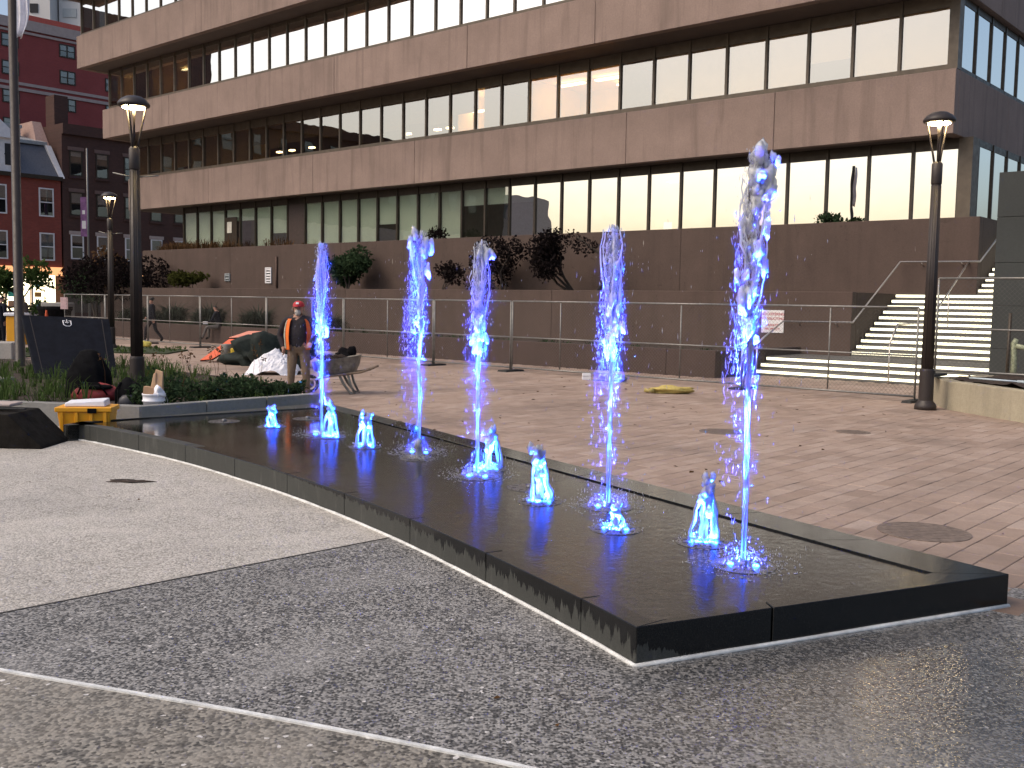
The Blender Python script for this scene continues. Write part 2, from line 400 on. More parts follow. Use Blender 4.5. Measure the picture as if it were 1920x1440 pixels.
def poolfloor():
    n = NT('wet_black_stone'); p = n.pos(); x, y, z = n.sep(p)
    base = n.noise(90, 3, 0.7, p); big = n.noise(1.1, 5, 0.65, p)
    c = n.mix(n.ramp(base, [(0.35, 0.0), (0.7, 1.0)]), (0.003, 0.0029, 0.0029), (0.013, 0.012, 0.0115))
    c = n.mix(n.ramp(big, [(0.45, 0.0), (0.7, 0.5)]), c, (0.024, 0.0215, 0.019))
    calm = n.math('MULTIPLY_ADD', x, -0.35, -0.15, clamp=True)       # the far left is a still sheet, the rest is rippled by the jets
    ro = n.math('MULTIPLY_ADD', calm, -0.05, n.ramp(big, [(0.3, 0.12), (0.7, 0.22)]), clamp=True)
    r1 = n.noise(9, 3, 0.55, p, 0.5); r2 = n.noise(34, 3, 0.5, p, 0.4)
    h = n.math('MULTIPLY', n.math('MULTIPLY_ADD', r2, 0.35, r1), n.math('MULTIPLY_ADD', calm, -0.85, 1.0))
    nr = n.bump(h, 0.35, 0.009)
    return n.done(n.bsdf(c, ro, 0, nr, 0.42))

def paver_mat(name, cell=False):
    n = NT(name); p = n.pos()
    if cell:   # far bricks, drawn by the material where they can no longer be told apart
        r = n.noise(3.0, 2, 0.5, p)
    else:
        r = n.math('FRACT', n.math('ADD', n.N('ShaderNodeNewGeometry').outputs['Random Per Island'], n.N('ShaderNodeObjectInfo').outputs['Random']))
    c = n.ramp(r, [(0.0, (0.305, 0.222, 0.172)), (0.35, (0.36, 0.268, 0.212)), (0.65, (0.39, 0.297, 0.24)), (0.85, (0.335, 0.245, 0.192)), (1.0, (0.415, 0.325, 0.27))])
    dirt = n.noise(0.45, 6, 0.68, p, 0.3); fine = n.noise(45, 4, 0.7, p); mid = n.noise(5, 5, 0.65, p)
    c = n.mix(n.ramp(dirt, [(0.48, 0.0), (0.66, 0.62)]), c, (0.15, 0.112, 0.09))
    c = n.mix(n.ramp(mid, [(0.48, 0.0), (0.72, 0.35)]), c, (0.21, 0.15, 0.125))
    c = n.mix(n.ramp(fine, [(0.3, 0.35), (0.55, 0.0)]), c, (0.18, 0.13, 0.11))
    # splash zone along the basin's back edge is damp
    x, y, z = n.sep(p)
    dd = n.math('MULTIPLY_ADD', y, 0.527, n.math('MULTIPLY_ADD', x, 0.85, -5.80))
    wet = n.ramp(n.math('ADD', dd, n.math('MULTIPLY_ADD', mid, 1.2, -0.6)), [(0.05, 0.8), (0.75, 0.0)])
    damp = n.math('MULTIPLY', wet, n.math('MULTIPLY_ADD', y, -0.22, 3.2, clamp=True))
    c = n.mix(damp, c, (0.13, 0.085, 0.06))
    ro = n.math('MULTIPLY_ADD', damp, -0.35, n.ramp(mid, [(0.3, 0.7), (0.7, 0.88)]))
    nr = n.bump(fine, 0.25, 0.004)
    return n.done(n.bsdf(c, ro, 0, nr, 0.4))

m_side = granite('granite_side', 'side'); m_end = granite('granite_end', 'end'); m_backc = granite('granite_back', 'back')
m_pool = poolfloor(); m_paver = paver_mat('clay_paver'); m_paverfar = paver_mat('clay_paver_far', True)
m_kerb = concrete('grey_kerb_stone', (0.26, 0.258, 0.245), 0.2)
m_sidewalk = concrete('pale_pavement', (0.34, 0.325, 0.30), 0.0)
m_grass = M('lawn_ground', (0.035, 0.05, 0.018), 0.9, 0, 0.4, 8, 1.0, 60, bdist=0.03)

def flat(name, poly, z0, z1, mat):
    return struct(MB().prism(poly, z0, z1).build(name, mat))

flat('ground', [(-500, -300), (500, -300), (500, 700), (-500, 700)], -0.30, -0.060, m_ground)
WL = [(-14.0, 9.0), (-6.0, 6.02), (-3.3, 5.07), (-2.43, 4.735), (-1.1, 4.27), (0.11, 3.79), (1.5, 3.15), (3.4, 2.1), (9.0, -1.6)]
flat('brown_aggregate_pavement', [(-14, -3), (9, -6), (10, 0.2), (3.42, 6.42), (2.9, 6.5), (-2, 12), (-14, 14)], -0.05, -0.004, m_agglow)
LA, LB = Vector((-0.3, 8.22, 0)), Vector((-3.42, 5.05, 0))
flat('tan_aggregate_pavement', [(-0.3, 8.22), (-3.42, 5.05), (-6.0, 6.02), (-14.0, 9.0), (-14, 13.9), (-7, 14.0), (-4.4, 14.2), (-2.5, 12.5)], -0.05, 0.0, m_aggtan)
flat('grey_aggregate_pavement', [(-0.3 + 0.02, 8.22), (-3.40, 5.05)] + WL[2:] + [(10.0, 0.2), (3.42, 6.45), (2.8, 6.6), (1.2, 8)], -0.05, 0.0, m_aggdark)
jo = MB(); d = (LB - LA).normalized(); q = Vector((-d.y, d.x, 0)) * 0.007
jo.prism([(LA + q)[:2], (LB + q)[:2], (LB - q)[:2], (LA - q)[:2]], -0.02, 0.0025); o = jo.build('saw_cut_joint', m_joint); struct(o)

def ribbon(pts, wdt, z0, z1, seed=0):
    mb = MB(); pts = [Vector((p[0], p[1], 0)) for p in pts]; L = []; R_ = []
    for i, p in enumerate(pts):
        d = (pts[min(i + 1, len(pts) - 1)] - pts[max(0, i - 1)]).normalized(); q = Vector((-d.y, d.x, 0))
        k = wdt * (0.5 + 0.12 * noise.noise(Vector((i * 0.9, seed, 3))))
        L.append(p + q * k); R_.append(p - q * k)
    n = len(pts); vs = [(a.x, a.y, z) for z in (z0, z1) for s_ in (L, R_) for a in s_]
    fs = []
    for i in range(n - 1):
        fs += [(2 * n + i, 2 * n + i + 1, 3 * n + i + 1, 3 * n + i), (i, i + 1, 2 * n + i + 1, 2 * n + i), (n + i, n + i + 1, 3 * n + i + 1, 3 * n + i)]
    mb.add(vs, fs); return mb

def smooth_curve(pts, k):
    out = []; P = [Vector((p[0], p[1], 0)) for p in pts]; n = len(P)
    for i in range(n - 1):
        a, b, c, d_ = P[max(i - 1, 0)], P[i], P[i + 1], P[min(i + 2, n - 1)]
        for j in range(k):
            t = j / k
            out.append(0.5 * ((2 * b) + (c - a) * t + (2 * a - 5 * b + 4 * c - d_) * t * t + (3 * b - a - 3 * c + d_) * t ** 3))
    out.append(P[-1]); return out

o = ribbon(smooth_curve(WL[1:8], 14), 0.024, -0.01, 0.005).build('white_joint_strip', m_caulk); struct(o)

# ---- fountain basin
SIDE = [(-5.52, 12.58), (-5.19, 12.39), (-4.315, 11.64), (-3.535, 10.90), (-2.765, 10.05), (-2.05, 9.20), (-1.375, 8.30), (-0.735, 7.355), (-0.15, 6.38), (0.395, 5.405), (0.64, 4.93)]
PN = Vector((0.64, 4.93, 0)); PR = Vector((3.05, 6.07, 0)); PA = Vector((-2.89, 15.66, 0)); PL = Vector((-5.52, 12.58, 0))
basin = thing('fountain_basin', 'low black stone basin with wet top and water jets, in the middle of the plaza', 'fountain basin', (-1.0, 9.5, 0))
def inward(p, q, wdt):     # offset of segment p-q towards the basin's middle
    d = (q - p).normalized(); n_ = Vector((-d.y, d.x, 0))
    if (Vector((-1.0, 10.2, 0)) - p).dot(n_) < 0: n_ = -n_
    return n_ * wdt
def stone(parent, name, outer, inner, z0, z1, mat):
    o = MB().prism([p[:2] for p in outer] + [p[:2] for p in reversed(inner)], z0, z1).build(name, mat, parent)
    return bevel(o, 0.0025 if name == 'coping_stone' else 0.004)
K = 6
cur = smooth_curve(SIDE, K)
IN = []
for i, p in enumerate(cur):
    a, b = cur[max(0, i - 1)], cur[min(len(cur) - 1, i + 1)]
    IN.append(p + inward(a, b, 0.13))
IN[0] = PL + Vector((0.10, 0.42, 0)) * 0.6
cN = PN + inward(cur[-2], PN, 0.13); dE = (PR - PN).normalized(); IN[-1] = cN + dE * 0.12 + inward(PN, PR, 0.10) * 0.6
cuts = [0] + [K * i for i in range(1, len(SIDE))]
for a, b in zip(cuts[:-1], cuts[1:]):
    op = [cur[i].copy() for i in range(a, b + 1)]; ip = [IN[i].copy() for i in range(a, b + 1)]
    if a > 0: op[0] = op[0].lerp(op[1], 0.025); ip[0] = ip[0].lerp(ip[1], 0.025)
    if b < cuts[-1]: op[-1] = op[-1].lerp(op[-2], 0.025); ip[-1] = ip[-1].lerp(ip[-2], 0.025)
    stone(basin, 'granite_block', op, ip, -0.02, 0.2, m_side)
iE0 = IN[-1]; iE1 = PR + inward(PN, PR, 0.20) - dE * 0.42
for t0, t1 in ((0.0, 0.318), (0.322, 1.0)):
    stone(basin, 'granite_block', [PN.lerp(PR, t0), PN.lerp(PR, t1)], [iE0.lerp(iE1, t0), iE0.lerp(iE1, t1)], -0.02, 0.2 - (0.0005 if t0 else 0.0), m_end)
NB = 11; iB1 = PA + Vector((0.1, -0.62, 0))
for i in range(NB):
    t0, t1 = i / NB + (0.0002 if i else 0), (i + 1) / NB - 0.0002
    stone(basin, 'coping_stone', [PR.lerp(PA, t0), PR.lerp(PA, t1)], [iE1.lerp(iB1, t0), iE1.lerp(iB1, t1)], -0.02, 0.2 + rnd.uniform(-0.0008, 0.0008), m_backc)
for i in range(4):
    t0, t1 = i / 4 + 0.0006, (i + 1) / 4 - 0.0006
    stone(basin, 'coping_stone', [PA.lerp(PL, t0), PA.lerp(PL, t1)], [iB1.lerp(IN[0], t0), iB1.lerp(IN[0], t1)], -0.02, 0.2 + rnd.uniform(-0.001, 0.0), m_backc)
poly = [p[:2] for p in IN] + [iE1[:2]] + [iB1[:2]]
MB().prism(poly, 0.02, 0.187).build('pool_floor', m_pool, basin)
cz = [p + inward(cur[max(0, i - 1)], cur[min(len(cur) - 1, i + 1)], -0.010) for i, p in enumerate(cur)]
ec = [PN.lerp(PR, t) - inward(PN, PR, 0.010) for t in (0.004, 0.2, 0.4, 0.6, 0.8, 1.0)]
MB().tube([Vector((p.x, p.y, 0.004)) for p in cz + ec], [0.0135 + 0.006 * noise.noise(Vector((i * 0.9, 0, 5))) for i in range(len(cz) + len(ec))], 6).build('white_joint_bead', m_caulk, basin, True)

# ---- plaza of clay pavers
plaza_poly = [(3.5, 6.3), (3.05, 5.9), (-2.89, 15.4), (-3.1, 15.85), (-4.3, 18.6), (-5.9, 20.6), (-9.2, 23.6), (-14, 26), (-30, 34), (-45, 58), (-24, 68), (-6.5, 34.9)]
pz = plaza_poly[:9] + [tuple(W(46, 10)[:2]), tuple(W(46, 22.3)[:2]), tuple(W(12.86, 22.3)[:2]), tuple(W(12.86, 24.3)[:2]), tuple(W(-8, 24.3)[:2]), (16, 4), (9.5, 0.3)]
paving = MB().prism(pz, -0.055, -0.012).build('plaza_paving', m_mortar); struct(paving)
def inpoly(x, y, P):
    c = False; n = len(P); j = n - 1
    for i in range(n):
        if (P[i][1] > y) != (P[j][1] > y) and x < (P[j][0] - P[i][0]) * (y - P[i][1]) / (P[j][1] - P[i][1]) + P[i][0]: c = not c
        j = i
    return c
def project(p):
    d = Vector(p) - Vector((0, 0, CAM_H)); y = d.dot(cF)
    if y < 0.2: return (-9e3, -9e3)
    return 960 + FPX * d.dot(cR) / y, 720 - FPX * d.dot(cU) / y
PWD, PLN = 0.20, 0.40
cand = []
for i in range(-45, 150):
    for j in range(-12, 62):
        u = i * PWD; v = j * PLN + (PLN / 2 if i % 2 else 0)
        c = W(u + PWD / 2, v + PLN / 2)
        if not inpoly(c.x, c.y, pz): continue
        px, py = project(c)
        if px < -60 or px > 1980 or py > 1500: continue
        if (c.x - PR.x) * 0.85 + (c.y - PR.y) * 0.527 < -0.5 and c.y < 15: continue
        cand.append((c.length, u, v))
cand.sort()
def paver_geo(mb, c, L, Wd, dz, tilt, cham=True):
    g = 0.003; hx, hy = Wd / 2 - g, L / 2 - g; k = 0.005
    ring0 = [(-hx, -hy), (hx, -hy), (hx, hy), (-hx, hy)]
    def P(x, y, z): return c + (-UA) * x + VA * y + Vector((0, 0, z + dz + tilt[0] * x + tilt[1] * y))
    if cham:
        vs = [P(x, y, -0.05) for x, y in ring0] + [P(x, y, -0.004) for x, y in ring0] + [P(x * (1 - k / hx), y * (1 - k / hy), 0) for x, y in ring0]
        fs = [(8, 9, 10, 11)] + [(a, (a + 1) % 4, 4 + (a + 1) % 4, 4 + a) for a in range(4)] + [(4 + a, 4 + (a + 1) % 4, 8 + (a + 1) % 4, 8 + a) for a in range(4)]
    else:
        vs = [P(x, y, -0.03) for x, y in ring0] + [P(x, y, 0) for x, y in ring0]
        fs = [(4, 5, 6, 7)] + [(a, (a + 1) % 4, 4 + (a + 1) % 4, 4 + a) for a in range(4)]
    mb.add(vs, fs)
rest = MB(); shared = []
for t in range(6):
    mb = MB(); paver_geo(mb, Vector((0, 0, 0)), PLN, PWD, 0, (rnd.uniform(-.008, .008), rnd.uniform(-.005, .005)))
    me = bpy.data.meshes.new('paver'); me.from_pydata([tuple(p) for p in mb.v], [], mb.f); me.materials.append(m_paver); me.update(); shared.append(me)
pinv = wm(paving).inverted()
for k, (dist, u, v) in enumerate(cand):
    c = W(u + PWD / 2, v + PLN / 2)
    dz = rnd.uniform(-0.0025, 0.0015)
    if k < 300:
        o = bpy.data.objects.new('paver', shared[k % 6]); COL.objects.link(o); o.parent = paving; o.location = pinv @ (c + Vector((0, 0, dz)))
    else:
        paver_geo(rest, c, PLN, PWD, dz, (rnd.uniform(-.006, .006), rnd.uniform(-.004, .004)), dist < 14)
o = rest.build('distant_pavers', m_paver, paving, recalc=False); o['kind'] = 'stuff'

# far plaza, lawn and pavement to the left, street
flat('far_plaza', [tuple(W(29.8, 9)[:2]), tuple(W(29.8, 22.3)[:2]), tuple(W(62, 22.3)[:2]), tuple(W(62, 45)[:2]), tuple(W(70, 45)[:2]), tuple(W(70, -20)[:2]), tuple(W(34, -6)[:2]), (-14, 25.5), (-9, 23.8)], -0.055, -0.006, m_paverfar)
flat('lawn', [(-40, 20), (-14.6, 25.0), (-13.6, 30.5), (-17, 34), (-40, 36)], -0.05, 0.03, m_grass)
flat('lawn_patch', [(-14.6, 32.2), (-10.8, 31.6), (-10.9, 34), (-13, 35.4), (-15.4, 35.2)], -0.05, 0.04, m_grass)
flat('street_pavement', [tuple(W(71, -60)[:2]), tuple(W(71, 60)[:2]), tuple(W(80, 60)[:2]), tuple(W(80, -60)[:2])], -0.055, 0.02, m_sidewalk)
# soil bed with kerb on the near left
KL = [(-14, 13.8), (-7.0, 13.98), (-5.02, 13.62), (-3.02, 15.98)]
bedp = [(-14, 13.9), (-7.0, 14.1), (-5.05, 13.78), (-3.05, 16.05), (-4.3, 18.6), (-5.9, 20.6), (-9.2, 23.6), (-14, 25.6)]
bed = MB(); nx = 40
gx = [-14 + (11.0) * i / nx for i in range(nx + 1)]; gy = [13.7 + 12.2 * i / nx for i in range(nx + 1)]
struct(MB().prism(bedp, -0.05, 0.20).build('planting_bed', m_soil))
kb = thing('stone_kerb', 'grey stone kerb edging the planting bed beside the far left end of the basin', 'kerb', (-5, 13.7, 0))
for a, b in zip(KL[:-1], KL[1:]):
    a, b = Vector((*a, 0)), Vector((*b, 0)); d = (b - a); n_ = max(1, round(d.length / 1.2)); q = Vector((-d.y, d.x, 0)).normalized() * 0.16
    for i in range(n_):
        p, r = a.lerp(b, i / n_ + 0.003), a.lerp(b, (i + 1) / n_ - 0.003)
        bevel(MB().prism([p[:2], r[:2], (r + q)[:2], (p + q)[:2]], -0.05, 0.315 + rnd.uniform(-.002, .002)).build('kerb_stone', m_kerb, kb), 0.008)
# manhole covers
def manhole(px_xy, r, label):
    c = Vector((*px_xy, 0)); t = thing('manhole_cover', label, 'manhole cover', c, 0, 'manhole covers in the pavers')
    MB().lathe([(r, -0.01), (r, 0.005), (r - 0.03, 0.006), (r - 0.03, 0.0045)], c, 40).build('rim', m_iron, t, False)
    mb = MB()
    mb.lathe([(r - 0.034, -0.01), (r - 0.034, 0.0042)], c, 40)
    for i in range(-5, 6):
        hw = math.sqrt(max(0, (r - 0.06) ** 2 - (i * r / 6) ** 2))
        mb.box(c.x - hw, c.x + hw, c.y + i * r / 6 - 0.012, c.y + i * r / 6 + 0.012, 0.0038, 0.0062)
    mb.build('lid', m_iron, t)
manhole((3.36, 8.10), 0.36, 'large round iron manhole cover close behind the near right corner of the basin')
manhole((4.98, 14.65), 0.24, 'small iron manhole cover in the pavers right of the tallest jet')
manhole((3.03, 14.45), 0.33, 'round iron manhole cover in the pavers left of the tallest jet')
# ================================================================== OFFICE BUILDING
UL = 58.6; UR = 10.25; VB = 52.0
off = thing('office_building', 'long pinkish concrete office block with bands of tinted windows behind the plaza', 'office building', W(34, 31), ROT_UV)
def part(mb, name, mat, parent=None, smooth=False, origin=None): return mb.build(name, mat, parent, smooth, origin)
# floors: spandrel front v, spandrel bottom / top, glass plane above it, glass top
FL = [  # vs, z0, z1, ul, ur
    (31.0, 6.94, 8.80, 58.3, 10.28),
    (29.5, 11.02, 12.68, 58.4, 10.20),
    (28.3, 14.92, 16.75, 59.0, 10.15),
    (27.1, 18.85, 20.6, 59.5, 10.10)]
JOINTS = {0: [49.6, 40.4, 33.2, 21.9, 16.0], 1: [51.0, 36.9, 28.6, 22.3, 14.0], 2: [45.8, 37, 29.2, 20], 3: [46, 36, 27, 18]}
for k, (v, z0, z1, ul, ur) in enumerate(FL):
    ed = [ul] + JOINTS[k] + [ur]
    for a, b in zip(ed[:-1], ed[1:]):
        o = part(MB().uvbox(a - 0.007, b + 0.007, v, v + 0.32, z0, z1), 'spandrel_panel', m_spandrel, off); bevel(o, 0.012)
    # end faces: left return and right return
    vr = [v + 0.33, v + 5.2, v + 10.4, v + 15.6, VB]
    for a, b in zip(vr[:-1], vr[1:]):
        bevel(part(MB().uvbox(ur, ur + 0.32, a, b - 0.012, z0, z1), 'spandrel_panel', m_spandrel, off), 0.012)
        bevel(part(MB().uvbox(ul - 0.32, ul, a, b - 0.012, z0, z1), 'spandrel_panel', m_spandrel, off), 0.012)
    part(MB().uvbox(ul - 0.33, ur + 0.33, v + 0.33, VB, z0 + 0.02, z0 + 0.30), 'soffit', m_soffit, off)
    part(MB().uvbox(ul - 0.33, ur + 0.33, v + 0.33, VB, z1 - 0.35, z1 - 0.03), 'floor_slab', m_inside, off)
part(MB().uvbox(54.2, 10.6, 31.0, VB, 4.0, 4.25), 'floor_slab', m_inside, off)
part(MB().uvbox(59.2, 10.4, 27.6, VB, 20.62, 20.9), 'roof', m_soffit, off)
# back walls of the rooms and the brick core at the left end of the ground floor
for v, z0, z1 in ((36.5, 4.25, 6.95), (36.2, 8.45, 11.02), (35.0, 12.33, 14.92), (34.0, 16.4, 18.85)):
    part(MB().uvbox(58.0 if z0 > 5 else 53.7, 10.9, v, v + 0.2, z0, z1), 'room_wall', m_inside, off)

def win_row(v, zsill, z0, z1, zhead, us, blinds, frames_mat=m_bronze, blind_mat=m_blind, gl=None):
    """a ribbon of windows; every bay is a window with its pane and, where lowered, its blind"""
    tf = tp = tb = None; mw = 0.045
    for i, (a, b) in enumerate(zip(us[:-1], us[1:])):      # a > b : from left to right
        wdt = a - b; org = W(a, v, zsill)
        if tf is None or abs(wdt - ref) > 0.02:
            mb = MB()
            mb.uvbox(a - mw, b + mw, v - 0.06, v + 0.10, zsill, z0)               # sill
            mb.uvbox(a - mw, b + mw, v - 0.02, v + 0.10, z1, zhead)               # dark head panel
            mb.uvbox(a + mw, a - mw, v - 0.065, v + 0.12, zsill + 0.003, zhead)   # mullion
            tf = part(mb, 'window', frames_mat, off, False, org); tp = None; tb = None; ref = wdt; f = tf
        else:
            f = tf.copy(); COL.objects.link(f); f.location = wm(off).inverted() @ org
        if tp is None:
            tp = part(MB().uvbox(a - mw, b + mw, v, v + 0.024, z0, z1), 'pane', gl or m_glass, tf)
        else:
            p = tp.copy(); COL.objects.link(p); p.parent = f
        bl = blinds(i)
        if bl:
            frac, mat = bl
            if tb is None:
                tb = part(MB().uvbox(a - 0.06, b + 0.06, v + 0.07, v + 0.09, z0 - 0.0, z1), 'blind', mat, f, False, W(a - 0.06, v + 0.07, z1)); tb0 = tb; bo = tb
            else:
                bo = tb.copy(); COL.objects.link(bo); bo.parent = f
                if bo.data.materials[0] != mat:
                    bo.data = bo.data.copy(); bo.data.materials[0] = mat
            bo.scale = (1, 1, frac)
    a = us[-1]
    part(MB().uvbox(a + mw, a - mw, v - 0.065, v + 0.12, zsill + 0.003, zhead), 'mullion', frames_mat, off)

r5 = random.Random(5)
def span(u0, u1, n): return [u0 + (u1 - u0) * i / n for i in range(n + 1)]
# second floor (above the lower spandrel): dark brown blinds to the left, lit room, cream blinds to the right
us2 = span(57.7, 10.55, 32)
dk = M('brown_blind', (0.20, 0.165, 0.12), 0.9)
def b2(i):
    u = us2[i]
    if u > 47: return (r5.choice([0.75, 0.9, 1.0]), dk)
    if u > 30.2: return (r5.choice([0.55, 0.62, 0.7, 0.72]), dk)
    if u > 27.0: return None
    if u > 21.5 and u < 27.0: return None
    return (1.0, m_blind) if r5.random() < 0.8 else (0.62, m_blind)
win_row(31.2, 8.80, 8.97, 10.62, 11.02, us2, b2, m_sill, gl=m_glass2)
us3 = span(57.9, 10.5, 33)
win_row(29.72, 12.68, 12.84, 14.74, 14.92, us3, lambda i: (r5.choice([0.5, 0.8, 1.0, 1.0]), m_blind) if us3[i] < 36 else None, m_sill)
us4 = span(58.75, 10.5, 33)
win_row(28.52, 16.75, 16.9, 18.5, 18.85, us4, lambda i: (1.0, m_blind) if r5.random() < 0.6 else None, m_sill)
# ground floor: tall glass with black heads
usg = span(53.75, 43.75, 7) + span(42.3, 10.38, 23)
LITG = {}
def bg(i):
    u = usg[i]
    if abs(u - 21.8) < 0.8: return None                     # lit office
    if 28.0 < u < 32.0: return (0.3, m_blind_grey)
    if u < 21: return (0.35, m_blind_grey) if r5.random() < 0.35 else None
    if u > 50.5: return (1.0, m_blind_grey)
    if 48 < u < 50.4: return (0.28, m_blind_grey)           # door bay
    if abs(u - 36.7) < 0.5: return (0.56, m_blind_grey)
    if abs(u - 45.2) < 0.5: return (0.62, m_blind_grey)
    return (1.0 if r5.random() < 0.7 else 0.93, m_blind_grey)
kspl = 18
win_row(32.0, 4.22, 4.36, 6.62, 6.95, usg[:kspl + 1], bg, gl=m_glassg)
bgr = bg; bg2 = lambda i: bgr(i + kspl)
win_row(32.0, 4.22, 4.36, 6.62, 6.95, usg[kspl:], bg2)
part(MB().uvbox(43.68, 42.36, 31.98, 32.1, 4.25, 6.95), 'infill_panel', M('brown_panel', (0.045, 0.028, 0.022), 0.6), off)
# glazed door in the left bay with a notice on it
dr = part(MB().uvbox(49.45, 48.25, 31.90, 31.95, 4.25, 6.2), 'door', m_bronze, off)
part(MB().uvbox(49.15, 48.72, 31.88, 31.896, 5.35, 5.95), 'notice_sheet', M('paper', (0.6, 0.58, 0.5), 0.9), dr)
part(MB().uvbox(10.40, 10.0, 31.93, 32.5, 4.0, 6.94), 'corner_column', m_sill, off)
part(MB().uvbox(10.56, 10.30, 31.12, 31.5, 8.82, 11.0), 'corner_column', m_sill, off)
part(MB().uvbox(10.5, 10.22, 29.64, 30.0, 12.7, 14.9), 'corner_column', m_sill, off)
# right-hand return: dark glazing
def side_row(u, v0, z0, z1, n):
    for i in range(n):
        a, b = v0 + i * 1.45, v0 + (i + 1) * 1.45
        f = part(MB().uvbox(u - 0.05, u + 0.08, a - 0.04, a + 0.04, z0, z1).uvbox(u - 0.055, u + 0.085, a + 0.042, b - 0.042, z0, z0 + 0.14).uvbox(u - 0.02, u + 0.08, a + 0.042, b - 0.042, z1 - 0.2, z1), 'window', m_bronze, off)
        part(MB().uvbox(u, u + 0.024, a + 0.042, b - 0.042, z0 + 0.14, z1 - 0.2), 'pane', m_glass, f)
        if r5.random() < 0.85:
            h = r5.choice([0.5, 0.55, 0.5, 0.6]); zt = z1 - 0.2
            part(MB().uvbox(u + 0.2, u + 0.23, a + 0.06, b - 0.06, zt - h * (zt - z0 - 0.14), zt), 'blind', M_DKB, f)
M_DKB = M('olive_blind', (0.16, 0.15, 0.12), 0.9)
side_row(10.42, 31.55, 8.82, 11.0, 9); side_row(10.05, 32.55, 4.0, 6.94, 7); side_row(10.32, 30.05, 12.7, 14.9, 10)
# lit rooms: warm walls and glowing ceiling tubes
def lit_room(u0, u1, v, z0, z1, depth, tubes, strength_mat=m_tube, wall=m_warmroom):
    mb = MB(); t = 0.04
    mb.uvbox(u0, u1, v + depth, v + depth + t, z0, z1)
    mb.uvbox(u0 + t, u0, v + 0.3, v + depth - 0.002, z0, z1); mb.uvbox(u1, u1 - t, v + 0.3, v + depth - 0.002, z0, z1)
    mb.uvbox(u0 - 0.002, u1 + 0.002, v + 0.3, v + depth - 0.002, z1 - t, z1 - 0.002); mb.uvbox(u0 - 0.002, u1 + 0.002, v + 0.3, v + depth - 0.002, z0 + 0.002, z0 + t)
    part(mb, 'lit_room', wall, off)
    for (ua, ub, dv, dz) in tubes:
        part(MB().uvbox(ua, ub, v + dv, v + dv + 0.22, z1 - dz - 0.05, z1 - dz), 'ceiling_light', strength_mat, off)
lit_room(27.0, 22.5, 31.2, 8.8, 10.75, 3.6, [(26.5, 25.2, 1.4, 0.15), (24.6, 23.4, 1.4, 0.15), (24.4, 22.9, 2.6, 0.15)])
lit_room(21.72, 20.42, 32.0, 4.3, 6.75, 3.0, [(21.5, 20.7, 1.2, 0.25), (21.5, 20.9, 2.3, 0.25)])
fr = part(MB().uvbox(20.95, 20.62, 34.93, 34.97, 5.1, 5.65), 'picture_frame', m_bronze, off); part(MB().uvbox(20.92, 20.65, 34.915, 34.928, 5.13, 5.62), 'print', M('red_print', (0.45, 0.2, 0.16), 0.8), fr)
part(MB().uvbox(21.6, 21.25, 33.2, 33.24, 4.55, 4.95), 'screen', emit('screen_glow', (0.9, 0.95, 1.0), 2.0), off)
m_gtube = emit('office_tube_glow', (0.86, 1.0, 0.84), 5.0)      # offices behind the blinds have their tubes on
for u in range(24, 53, 2):
    if 28 < u < 33: continue
    part(MB().uvbox(u + 0.75, u - 0.75, 33.3, 33.55, 6.72, 6.78), 'ceiling_light', m_gtube, off)
lit_room(31.0, 29.5, 31.2, 8.8, 10.75, 3.2, [(30.9, 29.6, 1.0, 0.75)])
lit_room(49.5, 47.9, 31.2, 8.8, 10.75, 2.6, [(49.0, 48.4, 1.2, 0.5)])
lit_room(36.4, 33.4, 29.72, 12.7, 14.6, 3.2, [(35.4, 33.8, 1.3, 0.14), (34.6, 33.7, 2.2, 0.14)])
lit_room(57.5, 55.4, 29.72, 12.7, 14.6, 2.5, [(57.0, 56.1, 1.0, 0.4)])
lit_room(53.6, 49.6, 29.72, 12.7, 14.6, 3.0, [(52.4, 50.6, 1.4, 0.1)], m_tube)
for u in (46.0, 44.9, 43.2, 35.9, 33.9, 33.1):        # small desk lamps deep in the second-floor offices
    part(MB().uvbox(u + 0.16, u - 0.16, 33.0, 33.2, 9.6, 9.67), 'desk_lamp', m_tube, off)

# ================================================================== TERRACE WALLS, STAIRS
tw = thing('terrace_wall', 'tall brown concrete terrace wall below the ground floor windows', 'wall', W(32, 30), ROT_UV)
ends = [54.9, 46.0, 37.0, 28.0, 18.8, 9.1]
for a, b in zip(ends[:-1], ends[1:]):
    bevel(part(MB().uvbox(a - 0.003, b + 0.003, 30.0, 30.3, 0.0, 4.41), 'wall_panel', m_brownwall, tw), 0.01)
part(MB().uvbox(9.4, 9.1, 30.303, 37, 0.0, 4.405), 'return_wall', m_brownwall, tw)
part(MB().uvbox(54.9, 54.6, 30.303, 40, 0.0, 4.405), 'return_wall', m_brownwall, tw)
part(MB().uvbox(54.6, 9.4, 30.3, 31.97, 4.0, 4.30), 'planter_soil', m_soil, tw)
mw_ = thing('planter_wall', 'middle brown concrete planter wall stepping forward of the terrace wall', 'wall', W(28, 27), ROT_UV)
ends = [54.0, 44.0, 33.0, 22.0, 11.4]
for a, b in zip(ends[:-1], ends[1:]):
    bevel(part(MB().uvbox(a - 0.003, b + 0.003, 27.0, 27.3, 0.0, 2.24), 'wall_panel', m_brownwall, mw_), 0.01)
part(MB().uvbox(11.7, 11.4, 27.303, 29.995, 0.0, 2.235), 'return_wall', m_brownwall, mw_)
part(MB().uvbox(54.0, 11.7, 27.3, 29.99, 1.8, 2.12), 'planter_soil', m_soil, mw_)
lw = thing('low_wall', 'low dark brown wall in front of the planter walls along the plaza edge', 'wall', W(28, 22.3), ROT_UV)
ends = [46.0, 37.0, 28.5, 20.5, 14.3, 12.86]
